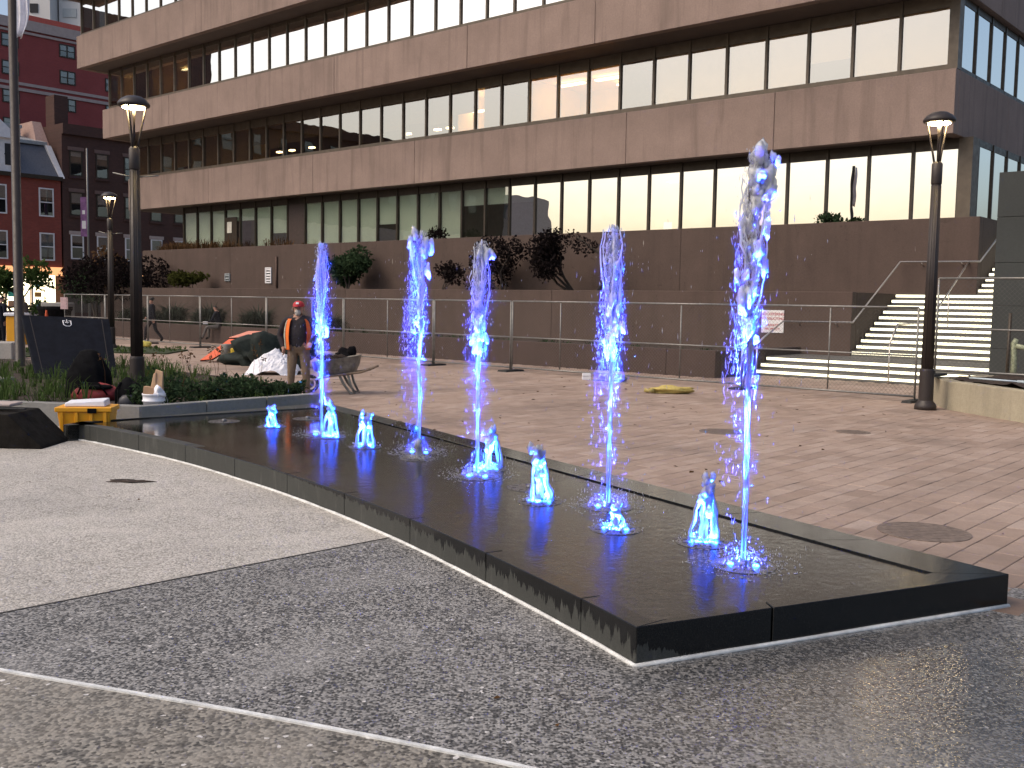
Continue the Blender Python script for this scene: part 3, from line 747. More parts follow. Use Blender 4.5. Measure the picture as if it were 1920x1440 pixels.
for a, b in zip(ends[:-1], ends[1:]):
    bevel(part(MB().uvbox(a - 0.003, b + 0.003, 22.28, 22.55, -0.05, 0.68), 'wall_panel', m_lowwall, lw), 0.01)
part(MB().uvbox(13.15, 12.86, 22.553, 26.995, -0.05, 0.675), 'return_wall', m_lowwall, lw)
part(MB().uvbox(46.0, 13.15, 22.55, 26.99, 0.0, 0.55), 'planter_soil', m_soil, lw)

stairs = thing('plaza_staircase', 'wide granite staircase with glowing strips under every step, right of the terrace walls', 'staircase', W(9.5, 24.3), ROT_UV)
RIS = 0.16
def step(u0, u1, v, vend, k):
    z1 = RIS * k
    o = part(MB().uvbox(u0, u1, v, vend, z1 - RIS + (0.0005 if k > 1 else 0), z1), 'step', m_stairs, stairs)
    part(MB().uvbox(u0 - 0.03, u1 + 0.03, v - 0.012, v - 0.002, z1 - RIS + 0.064, z1 - 0.030), 'light_strip', m_strip, o)
UST = 6.0
for k in range(1, 4): step(12.84, UST, 24.3 + 0.3 * (k - 1), 27.02 if k == 3 else 24.3 + 0.3 * (k + 2), k)
for k in range(4, 15): step(11.38, UST, 27.0 + 0.3 * (k - 4), 30.02 if k == 14 else 27.0 + 0.3 * (k - 1), k)
for k in range(15, 27): step(9.08, UST, 30.0 + 0.3 * (k - 15), 35.5 if k == 26 else 30.0 + 0.3 * (k - 12), k)
part(MB().uvbox(12.84, UST, 24.62, 35, -0.05, 0.0), 'base', m_stairs, stairs)

def rail(name, label, pts, posts):
    t = thing(name, label, 'handrail', pts[0] - Vector((0, 0, pts[0].z)))
    part(MB().tube(pts, 0.025, 8), 'top_rail', m_handrail, t, True)
    for a, b in posts: part(MB().tube([a, b], 0.018, 8), 'post', m_handrail, t, True)
    return t
P = [W(12.79, 24.3, 0.84), W(13.35, 26.85, 1.39), W(11.30, 26.85, 1.41), W(11.22, 29.85, 3.17), W(9.0, 29.85, 3.15), W(8.95, 32.9, 4.75)]
rail('wall_handrail', 'steel handrail fixed along the brown walls at the left of the staircase', P,
     [(W(12.79, 24.3, 0.84), W(12.79, 24.28, 0.0))] + [(W(u, 26.86, 1.38), W(u, 26.995, 1.30)) for u in (12.9, 11.8)] + [(W(u, 29.86, 3.13), W(u, 29.995, 3.05)) for u in (10.6, 9.5)])
P = [W(9.25, 24.2, 0.97), W(9.35, 24.9, 1.42), W(9.35, 27.0, 1.44), W(9.35, 30.0, 3.15), W(9.35, 30.5, 3.15)]
rail('stair_handrail', 'steel handrail on slim posts running up the middle of the staircase', P,
     [(W(9.25, 24.2, 0.97), W(9.25, 24.2, 0.0)), (W(9.35, 28.5, 2.29), W(9.35, 28.5, 1.1)), (W(9.35, 30.3, 3.15), W(9.35, 30.3, 2.2))])
# dark granite pier at the right edge of the stairs
pier = thing('granite_pier', 'tall dark grey granite pier at the right edge of the staircase', 'pier', W(5.5, 24.5), ROT_UV)
zz = [-0.05, 0.95, 1.9, 2.85, 3.85, 4.83]
for a, b in zip(zz[:-1], zz[1:]):
    bevel(part(MB().uvbox(6.93, 3.2, 24.0, 26.5, a + 0.003, b - 0.003), 'granite_slab', m_pillar, pier), 0.006)
# fire connection with a white globe-like cap in front of the pier
t = thing('fire_inlet', 'pale green metal pipe with round white cap in front of the granite pier', 'standpipe', W(6.2, 22.7, 0))
fx = W(6.05, 22.6, 0)
m_oldpaint = M('peeling_green_paint', (0.30, 0.33, 0.22), 0.7, 0, 0.35, 18)
part(MB().tube([fx + Vector((0, 0, 0.0)), fx + Vector((0, 0, 0.85)), fx + Vector((-0.02, 0, 1.12)), fx + Vector((0.02, -0.03, 1.22))], [0.07, 0.06, 0.065, 0.05], 10), 'riser_pipe', m_oldpaint, t, True)
part(MB().tube([fx + Vector((0.0, -0.05, 1.08)), fx + Vector((0.16, -0.1, 1.04)), fx + Vector((0.26, -0.13, 1.03))], [0.05, 0.05, 0.06], 10), 'elbow', m_oldpaint, t, True)
part(MB().blob(fx + Vector((0.33, -0.16, 1.05)), 0.17, 0.10, 0.18, 2), 'cap', M('pale_cap', (0.55, 0.53, 0.48), 0.5, 0, 0.2, 20), t, True)
part(MB().tube([fx + Vector((-0.13, 0, 0)), fx + Vector((-0.12, 0, 1.75))], 0.035, 8), 'dark_pipe', m_bronze, t, True)

# raised concrete planter at the right edge
pl = thing('concrete_planter', 'rough tan concrete planter full of soil at the right edge of the plaza', 'planter', (9.5, 18.0, 0))
A, B, C_, D_ = Vector((7.86, 18.22, 0)), Vector((8.45, 15.2, 0)), Vector((12.5, 14.0, 0)), Vector((12.0, 21.5, 0)); E_ = Vector((8.05, 19.3, 0))
ring = [A, B, C_, D_, E_]; cen = sum(ring, Vector()) / 5; inner = [p.lerp(cen, 0.0) + (cen - p).normalized() * 0.28 for p in ring]
for i in range(5):
    j = (i + 1) % 5
    bevel(MB().prism([ring[i][:2], ring[j][:2], inner[j][:2], inner[i][:2]], -0.05, 0.52 - 0.002 * i).build('planter_side', m_planter, pl), 0.018, 2)
def mound(poly, z0, h, n, mat, name, parent, seed=0):
    xs = [p[0] for p in poly]; ys = [p[1] for p in poly]; mb = MB(); idx = {}
    x0, x1, y0, y1 = min(xs), max(xs), min(ys), max(ys); vs = []; fs = []
    for i in range(n + 1):
        for j in range(n + 1):
            x = x0 + (x1 - x0) * i / n; y = y0 + (y1 - y0) * j / n
            vs.append((x, y, z0 + h * (0.5 + noise.noise(Vector((x * 1.7, y * 1.7, seed))) * 0.5 + noise.noise(Vector((x * 6, y * 6, seed))) * 0.25)))
    for i in range(n):
        for j in range(n):
            cx = x0 + (x1 - x0) * (i + .5) / n; cy = y0 + (y1 - y0) * (j + .5) / n
            if inpoly(cx, cy, poly): fs.append((i * (n + 1) + j, (i + 1) * (n + 1) + j, (i + 1) * (n + 1) + j + 1, i * (n + 1) + j + 1))
    used = sorted({k for f in fs for k in f}); mp = {k: q for q, k in enumerate(used)}
    mb.add([vs[k] for k in used], [[mp[k] for k in f] for f in fs])
    return mb.build(name, mat, parent, True, None, False)
mound([p[:2] for p in inner], 0.42, 0.22, 40, m_soil, 'soil', pl, 3)
t = thing('plastic_pipe', 'pale blue grey pipe lying on the soil of the right planter', 'pipe', (8.8, 17.3, 0.6))
part(MB().tube([Vector((8.12, 17.95, 0.60)), Vector((8.6, 17.2, 0.60))], 0.016, 8).tube([Vector((8.6, 17.2, 0.60)), Vector((9.15, 16.3, 0.60))], 0.026, 8), 'tube', M('pale_blue_plastic', (0.42, 0.5, 0.56), 0.5), t, True)
t = thing('red_valve', 'small red metal fitting on the front rim of the right planter', 'valve', (8.62, 15.9, 0.5))
mr = M('red_paint', (0.45, 0.03, 0.035), 0.5)
part(MB().tube([Vector((8.60, 16.15, 0.62)), Vector((8.95, 16.1, 0.62))], 0.05, 10), 'body', mr, t, True)
part(MB().tube([Vector((8.8, 16.12, 0.62)), Vector((8.8, 16.12, 0.80))], 0.035, 10), 'stem', mr, t, True)

# ================================================================== STREET ROW beyond the left end (fronts lie on u = 80)
U0 = 80.0
def rowbox(mb, v0, v1, z0, z1, du0=0.0, du1=10.0): return mb.uvbox(U0 + du1, U0 + du0, v0, v1, z0, z1)
def brickmat(name, c1, c2, mortar):
    n = NT(name); tc = n.pos('world')
    x, y, z = n.sep(tc); v = n.math('ADD', n.math('MULTIPLY', x, 0.66032), n.math('MULTIPLY', y, 0.75098))
    cmb = n.N('ShaderNodeCombineXYZ'); n.L(v, cmb.inputs[0]); n.L(z, cmb.inputs[1])
    b = n.N('ShaderNodeTexBrick'); n.L(cmb.outputs[0], b.inputs['Vector']); b.inputs['Scale'].default_value = 1.0
    b.inputs['Brick Width'].default_value = 0.22; b.inputs['Row Height'].default_value = 0.075; b.inputs['Mortar Size'].default_value = 0.008
    b.inputs['Color1'].default_value = (*c1, 1); b.inputs['Color2'].default_value = (*c2, 1); b.inputs['Mortar'].default_value = (*mortar, 1)
    c = n.mix(n.ramp(n.noise(0.6, 5, 0.6, tc), [(0.4, 0.0), (0.75, 0.45)]), b.outputs['Color'], tuple(k * 0.6 for k in c1))
    return n.done(n.bsdf(c, 0.85, 0, n.bump(b.outputs['Fac'], 0.3, 0.01), 0.3))
m_redbrick = brickmat('red_brick', (0.30, 0.07, 0.05), (0.24, 0.055, 0.042), (0.16, 0.08, 0.065))
m_darkbrick = brickmat('dark_brown_brick', (0.10, 0.05, 0.04), (0.075, 0.04, 0.033), (0.06, 0.04, 0.035))
m_maroon = brickmat('maroon_brick', (0.34, 0.072, 0.066), (0.30, 0.064, 0.060), (0.22, 0.08, 0.075))
m_bandstone = M('pale_band_stone', (0.42, 0.34, 0.31), 0.8, 0, 0.1, 3)
m_whitewood = M('white_painted_wood', (0.72, 0.71, 0.72), 0.6, 0, 0.08, 4)
m_slate = M('grey_slate', (0.10, 0.105, 0.125), 0.6, 0, 0.2, 9)
m_zinc = M('pale_zinc', (0.33, 0.36, 0.37), 0.5, 0.3, 0.15, 4)
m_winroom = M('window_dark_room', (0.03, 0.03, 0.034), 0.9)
m_shade = M('window_shade', (0.34, 0.34, 0.33), 0.9)
m_shop = emit('shop_glow', (1.0, 0.86, 0.55), 2.6)
def sash(parent, v, z0, z1, wdt, frame, u=U0, sill=None, shade=0.45, double=False, head=None):
    """sash window on the street front: frame proud of the wall, glass, shade behind it"""
    t = 0.10
    mb = MB(); a, b = v - wdt / 2, v + wdt / 2
    mb.uvbox(u + 0.02, u - 0.06, a, a + t, z0, z1); mb.uvbox(u + 0.02, u - 0.06, b - t, b, z0, z1)
    mb.uvbox(u + 0.02, u - 0.06, a + t, b - t, z1 - t, z1); mb.uvbox(u + 0.02, u - 0.06, a + t, b - t, z0, z0 + t)
    zm = (z0 + z1) / 2; mb.uvbox(u + 0.02, u - 0.05, a + t, b - t, zm - 0.04, zm + 0.04)
    if double: mb.uvbox(u + 0.02, u - 0.055, v - 0.06, v + 0.06, z0 + t, z1 - t)
    f = part(mb, 'window', frame, parent)
    part(MB().uvbox(u - 0.012, u - 0.03, a + t, b - t, z0 + t, z1 - t), 'pane', m_clear, f)
    if shade > 0.95: part(MB().uvbox(u - 0.002, u - 0.008, a + t, b - t, z0 + t, z1 - t), 'shade', m_shade, f)
    else:
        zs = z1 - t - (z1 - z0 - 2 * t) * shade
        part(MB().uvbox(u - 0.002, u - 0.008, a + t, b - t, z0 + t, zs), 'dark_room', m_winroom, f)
        if shade > 0: part(MB().uvbox(u - 0.002, u - 0.008, a + t, b - t, zs, z1 - t), 'shade', m_shade, f)
    if sill: part(MB().uvbox(u + 0.02, u - 0.12, a - 0.1, b + 0.1, z0 - 0.16, z0 - 0.003), 'sill', sill, f)
    if head: part(MB().uvbox(u + 0.02, u - 0.09, a - 0.12, b + 0.12, z1 + 0.003, z1 + 0.28), 'lintel', head, f)
# -- red brick house with mansard and white dormer
rh = thing('red_brick_house', 'red brick row house with grey mansard roof and white dormer', 'house', W(U0, 33, 0), ROT_UV)
part(rowbox(MB(), 24.0, 36.9, 3.95, 10.7), 'wall', m_redbrick, rh)
part(rowbox(MB(), 24.0, 36.9, 0.0, 0.55), 'shop_base', m_bandstone, rh)
part(rowbox(MB(), 24.0, 37.0, 10.7, 11.0, -0.25, 10), 'cornice', m_bronze, rh)
r7 = random.Random(11)
for v in (26.2, 28.2, 30.2, 32.2, 33.7, 35.75):
    if abs(v - 33.7) < 0.01: continue
    for z0, z1 in ((7.85, 10.05), (4.45, 6.6)): sash(rh, v, z0, z1, 1.15, m_whitewood, shade=r7.choice([0.45, 0.5, 0.9, 0.3]))
mb = MB(); mb.hexa([W(U0 - 0.1, 24, 11.0), W(U0 - 0.1, 36.9, 11.0), W(U0 + 10, 36.9, 11.0), W(U0 + 10, 24, 11.0), W(U0 + 1.5, 24, 13.5), W(U0 + 1.5, 36.4, 13.5), W(U0 + 10, 36.4, 13.5), W(U0 + 10, 24, 13.5)])
rf = part(mb, 'mansard_roof', m_slate, rh)
part(MB().hexa([W(U0 + 1.3, 24, 13.5), W(U0 + 1.3, 36.5, 13.5), W(U0 + 10, 36.5, 13.5), W(U0 + 10, 24, 13.5), W(U0 + 1.3, 24, 13.75), W(U0 + 1.3, 36.5, 13.75), W(U0 + 9, 36.2, 15.4), W(U0 + 9, 24, 15.4)]), 'upper_roof', m_zinc, rf)
part(MB().hexa([W(U0 - 0.25, 36.75, 10.9), W(U0 - 0.25, 37.15, 10.9), W(U0 + 0.1, 37.15, 10.9), W(U0 + 0.1, 36.75, 10.9), W(U0 + 1.1, 36.3, 13.5), W(U0 + 1.1, 36.7, 13.5), W(U0 + 1.6, 36.7, 13.5), W(U0 + 1.6, 36.3, 13.5)]), 'roof_trim', m_whitewood, rf)
part(MB().uvbox(U0 + 5, U0 + 4, 34.4, 35.6, 13.6, 15.0).uvbox(U0 + 5.1, U0 + 3.9, 34.3, 35.7, 15.0, 15.25), 'chimney', m_zinc, rf)
part(MB().hexa([W(U0 + 2, 36.0, 13.6), W(U0 + 2, 37.0, 13.6), W(U0 + 8, 37.0, 13.6), W(U0 + 8, 36.0, 13.6), W(U0 + 3.5, 36.3, 15.6), W(U0 + 3.5, 37, 15.6), W(U0 + 8, 37, 15.6), W(U0 + 8, 36.3, 15.6)]), 'party_wall', M('pink_render', (0.42, 0.28, 0.24), 0.9), rf)
dm = part(MB().uvbox(U0 + 2, U0 - 0.1, 30.6, 33.5, 11.02, 13.5), 'dormer', m_whitewood, rh)
part(MB().hexa([W(U0 - 0.35, 30.3, 13.5), W(U0 - 0.35, 33.8, 13.5), W(U0 + 2, 33.8, 13.5), W(U0 + 2, 30.3, 13.5), W(U0 - 0.3, 31.9, 14.9), W(U0 - 0.3, 32.2, 14.9), W(U0 + 2, 32.2, 14.9), W(U0 + 2, 31.9, 14.9)]), 'pediment', m_whitewood, dm)
for v in (31.1, 33.0): part(MB().uvbox(U0 - 0.102, U0 - 0.13, v - 0.32, v + 0.32, 11.5, 13.1).uvbox(U0 - 0.10, U0 - 0.16, v - 0.36, v + 0.36, 12.26, 12.34), 'dormer_window', m_winroom, dm)
# lit shop front
for v in (24.6, 26.6, 28.6, 30.6, 32.6, 34.6):
    s_ = part(MB().uvbox(U0 + 0.25, U0 + 0.15, v, v + 1.8, 0.55, 3.3), 'shop_window', m_shop, rh)
    part(MB().uvbox(U0 + 0.3, U0 - 0.05, v - 0.12, v - 0.002, 0.552, 3.6), 'shop_post', m_bandstone, rh)
    for q in range(3):
        z = 0.8 + q * 0.8
        part(MB().uvbox(U0 + 0.14, U0 + 0.02, v + 0.15, v + 0.15 + r7.uniform(0.5, 1.4), z, z + r7.uniform(0.2, 0.5)), 'goods', M('goods_colour', (r7.uniform(.1, .7), r7.uniform(.1, .6), r7.uniform(.05, .4)), 0.7), s_)
part(rowbox(MB(), 24.0, 36.9, 3.3, 3.948, -0.15, 1), 'shop_fascia', emit('fascia_glow', (1.0, 0.45, 0.2), 0.9), rh)
# -- dark brown brick building
bh = thing('brown_brick_building', 'dark brown brick row building with stone lintels beside the red house', 'building', W(U0, 42, 0), ROT_UV)
part(rowbox(MB(), 37.05, 56.0, 0.0, 14.4), 'wall', m_darkbrick, bh)
part(rowbox(MB(), 37.05, 56.0, 14.4, 15.2, -0.25, 9), 'cornice', m_darkbrick, bh)
part(MB().uvbox(U0 + 3, U0 + 1.5, 37.2, 38.3, 15.2, 17.6), 'chimney', m_darkbrick, bh)
for v in (38.15, 40.3, 42.7, 45.0, 47.2, 49.4):
    for z0, z1, sh in ((11.2, 13.2, 0.2), (8.1, 9.95, 0.45), (4.65, 6.6, 0.95)):
        sash(bh, v, z0, z1, 1.05, m_bronze if z0 > 7 else m_whitewood, shade=sh if r7.random() < 0.7 else 0.3, sill=m_darkbrick, head=m_bandstone if z0 < 7 else M('brown_stone_head', (0.16, 0.1, 0.085), 0.8))
for v in (39.5, 41.2, 43.5): part(MB().uvbox(U0 - 0.02, U0 - 0.2, v, v + 0.5, 3.2, 3.7), 'shop_lamp', emit('warm_shop_lamp', (1.0, 0.55, 0.25), 4.0), bh)
part(rowbox(MB(), 37.3, 47, 0.4, 3.0, -0.06, -0.01), 'shop_window', M('unlit_shop', (0.06, 0.045, 0.035), 0.4), bh)
# -- tall maroon block behind
U1 = 92.0
mh = thing('maroon_apartment_block', 'tall maroon brick apartment block with pale bands rising behind the row houses', 'apartment block', W(U1, 42, 0), ROT_UV)
part(MB().uvbox(U1 + 14, U1, 30.0, 60.0, 0, 24.75), 'wall', m_maroon, mh)
part(MB().uvbox(U1 + 14.1, U1 - 0.2, 29.9, 60, 24.75, 25.6), 'parapet_band', m_bandstone, mh)
part(MB().uvbox(U1 + 14.1, U1 - 0.12, 30, 60, 23.95 + 0.45, 24.6), 'band', m_bandstone, mh)
part(MB().uvbox(U1 + 14.1, U1 - 0.12, 30, 60, 19.45, 19.72).uvbox(U1 + 14.1, U1 - 0.10, 30, 60, 19.95, 20.2), 'band', m_bandstone, mh)
part(MB().uvbox(U1 + 9, U1 + 3, 41, 52, 25.6, 26.9), 'penthouse', M('red_metal', (0.36, 0.07, 0.05), 0.6), mh)
for v in (31.4, 34.8, 38.25, 43.25, 47.5):
    for z0, z1 in ((23.15, 24.15), (20.8, 21.85), (18.4, 19.4), (16.0, 17.0), (13.6, 14.6)):
        sash(mh, v, z0 - 0.1, z1 + 0.05, 1.45, m_bronze, U1, shade=r7.choice([0.5, 0.5, 0.6, 0.3]), double=True)
# -- pale tower far away, top left
tt = thing('pale_tower', 'hazy pale high-rise with dark window slots far behind the maroon block', 'tower', (-122, 265, 0))
m_tower = M('pale_tower_concrete', (0.62, 0.6, 0.58), 0.8, 0, 0.05, 0.3)
part(MB().box(-128, -118, 262, 275, 0, 88), 'shaft', m_tower, tt)
part(MB().box(-117.5, -112, 266, 278, 0, 96), 'shaft', m_tower, tt)
for k in range(8):
    z = 60 + k * 4.2
    part(MB().box(-127, -125, 261.8, 261.98, z, z + 2.2), 'window', m_winroom, tt); part(MB().box(-123, -121, 261.8, 261.98, z, z + 2.2), 'window', m_winroom, tt)
    part(MB().box(-116.5, -113, 265.8, 265.98, z, z + 2.2), 'window', M('tower_glass', (0.4, 0.42, 0.42), 0.4), tt)
# -- the same street row continues out of frame to the left; it is what the office glass mirrors
xb = thing('brownstone_block', 'dark brownstone block further along the street row, mirrored in the office windows', 'building', W(U0, 5, 0), ROT_UV)
part(rowbox(MB(), -25, 23.8, 9.2, 17.5, 0, 12), 'wall', m_darkbrick, xb)
part(rowbox(MB(), -25, 23.8, 0, 9.17, -0.02, 12), 'stone_base', m_bandstone, xb)
part(rowbox(MB(), -25, 23.8, 17.5, 18.4, -0.4, 12), 'cornice', m_darkbrick, xb)
part(rowbox(MB(), 9, 23.8, 18.41, 24.5, 0.05, 12), 'upper_wall', m_darkbrick, xb)
for v in range(-20, 23, 3):
    for z in (4.6, 11.8, 14.9): sash(xb, v + 0.4, z, z + 1.9, 1.1, m_bronze, shade=0.4)
yb = thing('low_stone_block', 'lower stone block at the street row end, mirrored in the glass', 'building', W(U0 + 20, -60, 0), ROT_UV)
part(MB().uvbox(U0 + 34, U0 + 20, -52, -26, 0, 14), 'wall', m_bandstone, yb)
part(MB().uvbox(U0 + 33, U0 + 22, -50, -28, 14, 16.5), 'roof', m_slate, yb)
part(MB().uvbox(U0 + 34, U0 + 30, -70, -60, 0, 19), 'stair_tower', m_bandstone, yb)
# ================================================================== LAMPS, POLES, FENCE, SIGN
def street_lamp(loc, label, arms=False, sc=1.0):
    t = thing('street_lamp', label, 'street lamp', loc, 0, 'plaza lamps'); c = Vector(loc)
    Z = Vector((0, 0, 1))
    MB().lathe([(0.19, 0), (0.19, 0.07), (0.17, 0.11), (0.135, 0.15), (0.13, 0.17)], c, 24).build('base_flange', m_lampmetal, t, True)
    MB().lathe([(0.128, 0.17), (0.125, 0.70), (0.118, 0.73), (0.105, 0.74)], c, 24).build('lower_sleeve', m_lampmetal, t, False)
    mb = MB(); n = 16; pr = [(0.105, 0.74), (0.082, 4.0)]
    mb.lathe(pr, c, n)
    for k in range(8):
        a = 2 * PI * k / 8; d = Vector((math.cos(a), math.sin(a), 0))
        mb.tube([c + d * 0.103 + Z * 0.75, c + d * 0.080 + Z * 3.98], 0.012, 5)
    mb.build('pole', m_lampmetal, t, True)
    MB().lathe([(0.084, 4.0), (0.092, 4.02), (0.092, 4.36), (0.06, 4.40)], c, 20).build('collar', m_lampmetal, t, True)
    for k in range(3):
        a = 2 * PI * k / 3 + 0.45; d = Vector((math.cos(a), math.sin(a), 0))
        MB().tube([c + d * 0.05 + Z * 4.36, c + d * 0.085 + Z * 4.55, c + d * 0.15 + Z * 4.85, c + d * 0.205 + Z * 5.10], [0.021, 0.02, 0.018, 0.017], 8).build('arm', m_lampmetal, t, True)
    MB().lathe([(0.20, 5.075), (0.26, 5.085), (0.275, 5.11), (0.268, 5.14), (0.22, 5.20), (0.13, 5.255), (0.03, 5.275)], c, 28).build('cap', m_lampmetal, t, True)
    MB().lathe([(0.12, 5.045), (0.185, 5.055), (0.19, 5.072)], c, 24).build('light_disc', m_lampglow, t, True)
    MB().lathe([(0.016, 4.38), (0.022, 4.9), (0.03, 5.04)], c, 10).build('centre_rod', m_lampmetal, t, True)
    if arms:
        for s_ in (-1, 1):
            MB().tube([c + Vector((s_ * 0.08, 0, 3.88)), c + Vector((s_ * 0.40, 0.05, 3.93 - 0.02 * s_))], 0.012, 6).build('banner_arm', m_galv, t, True)
    return t
street_lamp((7.45, 18.17, 0), 'lit street lamp at the right, in front of the glowing stairs')
street_lamp((-6.66, 17.95, 0), 'lit street lamp rising out of the plant bed at the left', True)
street_lamp((-13.62, 34.4, 0), 'smaller looking lit street lamp further back at the left, before the dark shrubs', True)
fp = thing('flagpole', 'dark flagpole at the left edge with a limp white flag', 'flagpole', (-11.0, 22.6, 0))
MB().lathe([(0.16, 0), (0.16, 0.1), (0.105, 0.14), (0.085, 9.5)], (-11.0, 22.6, 0), 14).build('pole', m_lampmetal, fp, True)
fl = thing('white_flag', 'limp white flag hanging from the flagpole', 'flag', (-10.85, 22.6, 6.5))
mb = MB(); NJ = 14; vs = []
for j in range(NJ + 1):
    z = 7.35 + 2.0 * j / NJ
    for i in range(13):
        a = i / 12.0
        wd = (0.10 + 0.20 * math.sin(min(1, j / 4) * PI / 2)) * (1 - 0.25 * max(0, j - 9) / 5)
        vs.append((-10.89 + wd * a, 22.55 + 0.05 * math.sin(a * 11 + j * 0.25) * (0.4 + a), z + 0.05 * math.sin(a * 4)))
fs = [(j * 13 + i, j * 13 + i + 1, (j + 1) * 13 + i + 1, (j + 1) * 13 + i) for j in range(NJ) for i in range(12)]
mb.add(vs, fs); o = mb.build('cloth', M('white_flag_cloth', (0.75, 0.73, 0.78), 0.9), fl, True, None, False)
md = o.modifiers.new('thick', 'SOLIDIFY'); md.thickness = 0.006
bp = thing('banner_pole', 'slim grey pole with a small purple street banner before the brown brick building', 'pole', W(76.5, 38.05))
bx = W(76.5, 37.35, 0)
MB().tube([bx, bx + Vector((0, 0, 13.0))], [0.09, 0.06], 10).build('pole', m_galv, bp, True)
MB().box(-0.55, -0.06, -0.02, 0.02, 6.3, 9.3, Matrix.Translation(bx)).build('banner', M('purple_banner', (0.22, 0.10, 0.24), 0.8, 0, 0.5, 2.0), bp)
MB().box(-0.45, -0.15, -0.025, 0.025, 6.9, 7.5, Matrix.Translation(bx)).box(-0.42, -0.2, -0.025, 0.025, 8.0, 8.3, Matrix.Translation(bx)).build('banner_mark', m_whitewood, bp)

def fence_panel(u0, u1, v0, label, mid=None, z=0.0, v1=None):
    """temporary chain-link panel: tube frame, two intermediate tubes, woven wire, two flat feet"""
    v1 = v0 if v1 is None else v1
    t = thing('fence_panel', label, 'fence', W((u0 + u1) / 2, (v0 + v1) / 2, z), 0, 'chain-link fence panels')
    def P(u, zz):
        k = (u - u0) / (u1 - u0); return W(u, v0 + (v1 - v0) * k, z + zz)
    r = 0.021; g = 0.03
    for u in (u0 - g, u1 + g): MB().tube([P(u, 0.04), P(u, 1.83)], r, 8).build('post', m_galv, t, True)
    um = mid if mid else (u0 + u1) / 2
    MB().tube([P(um, 0.14), P(um, 1.80)], r * 0.8, 8).build('middle_post', m_galv, t, True)
    for zz in (0.11, 0.90, 1.83): MB().tube([P(u0 - g, zz), P(u1 + g, zz)], r if zz != 0.9 else r * 0.85, 8).build('rail', m_galv, t, True)
    mb = MB(); L = u0 - u1; H0, H1 = 0.13, 1.81; sp = 0.085
    k = -(H1 - H0)
    while k < L:
        for s_ in (0, 1):
            a, b = k, k + (H1 - H0); za, zb = H0, H1
            if a < 0: za += -a; a = 0
            if b > L: zb -= (b - L); b = L
            if b - a > 0.02:
                if s_: a, b = L - a, L - b
                p, q = P(u0 - a, za), P(u0 - b, zb); off_ = VA * (0.002 if s_ else -0.002)
                mb.tube([p + off_, q + off_], 0.0019, 3, False)
        k += sp
    o = mb.build('chain_link', m_wire, t, False, None, False); o['kind'] = 'stuff'
    for u in (u0 - 0.06, u1 + 0.06):
        MB().hexa([P(u, 0.0) + VA * b + UA * a + Vector((0, 0, c)) for a, b, c in [(-0.1, -0.36, 0), (0.1, -0.36, 0), (0.1, 0.36, 0), (-0.1, 0.36, 0), (-0.08, -0.34, 0.045), (0.08, -0.34, 0.045), (0.08, 0.34, 0.045), (-0.08, 0.34, 0.045)]]).build('foot', m_rubber, t)
m_wire = M('fence_wire', (0.10, 0.097, 0.093), 0.5, 0.6)
m_rubber = M('black_rubber', (0.02, 0.02, 0.02), 0.8)
FJ = [(7.03, 10.77, 8.83, 'first chain-link panel beside the right lamp, in front of the stairs'),
      (10.77, 14.22, 12.37, 'chain-link panel behind the tallest jet'),
      (14.22, 17.5, 15.87, 'chain-link panel with the white takeaway box at its foot'),
      (17.5, 20.4, 18.7, 'chain-link panel behind the middle tall jet'),
      (20.4, 24.34, 22.34, 'chain-link panel behind the twin-tipped jet'),
      (24.34, 28.33, 25.9, 'chain-link panel right behind the man in the orange vest'),
      (28.33, 32.34, 30.36, 'chain-link panel behind the heap of tarps and orange boards'),
      (32.34, 35.98, 34.4, 'chain-link panel before the walking pedestrian'),
      (35.98, 39.33, 37.9, 'chain-link panel between the two left street lamps'),
      (39.33, 42.9, 41.3, 'farthest left chain-link panel ending at the pink notice')]
for a, b, m_, lab in FJ: fence_panel(b, a, 19.85, lab, m_)
fence_panel(6.65, 3.0, 19.6, 'chain-link panel standing raised behind the right planter', None, 0.55)
o = MB().box(-0.16, 0.16, -0.006, 0.006, 1.2, 1.7, Matrix.Translation(W(42.8, 19.8, 0))).build('paper_notice', M('pink_paper', (0.6, 0.42, 0.42), 0.9)); tag(o, 'small pink paper notice tied to the left end of the fence', 'notice')

# ---- wall sign
def text_mesh(txt, size, mat, parent, T, name='lettering', bold=0.0):
    c = bpy.data.curves.new('t', 'FONT'); c.body = txt; c.size = size; c.align_x = 'CENTER'; c.extrude = 0.0015; c.offset = bold
    o = bpy.data.objects.new('t', c); COL.objects.link(o)
    bpy.context.view_layer.update()
    me = bpy.data.meshes.new_from_object(o.evaluated_get(bpy.context.evaluated_depsgraph_get())); bpy.data.objects.remove(o)
    me.materials.clear(); me.materials.append(mat)
    r = bpy.data.objects.new(name, me); COL.objects.link(r); r.parent = parent
    r.matrix_basis = wm(parent).inverted() @ T
    return r
sg = thing('wall_sign', 'white sign with red words NO LOITERING NO SOLICITING PRIVATE PROPERTY on the brown wall', 'sign', W(13.74, 26.98, 1.05))
o = bevel(MB().uvbox(14.09, 13.39, 26.975, 26.996, 1.05, 1.70).build('plate', M('white_sign', (0.74, 0.72, 0.72), 0.5, 0, 0.04, 4), sg), 0.006)
mred = M('red_lettering', (0.42, 0.03, 0.035), 0.6)
TS = Matrix(((-UA.x, 0, -VA.x, 0), (-UA.y, 0, -VA.y, 0), (0, 1, 0, 0), (0, 0, 0, 1)))
for txt, z, s_ in (('NO LOITERING', 1.555, 0.105), ('NO SOLICITING', 1.425, 0.1), ('PRIVATE', 1.235, 0.1), ('PROPERTY', 1.125, 0.1)):
    T = TS.copy(); p = W(13.74, 26.972, z); T.translation = p
    text_mesh(txt, s_, mred, sg, T, bold=0.0015)
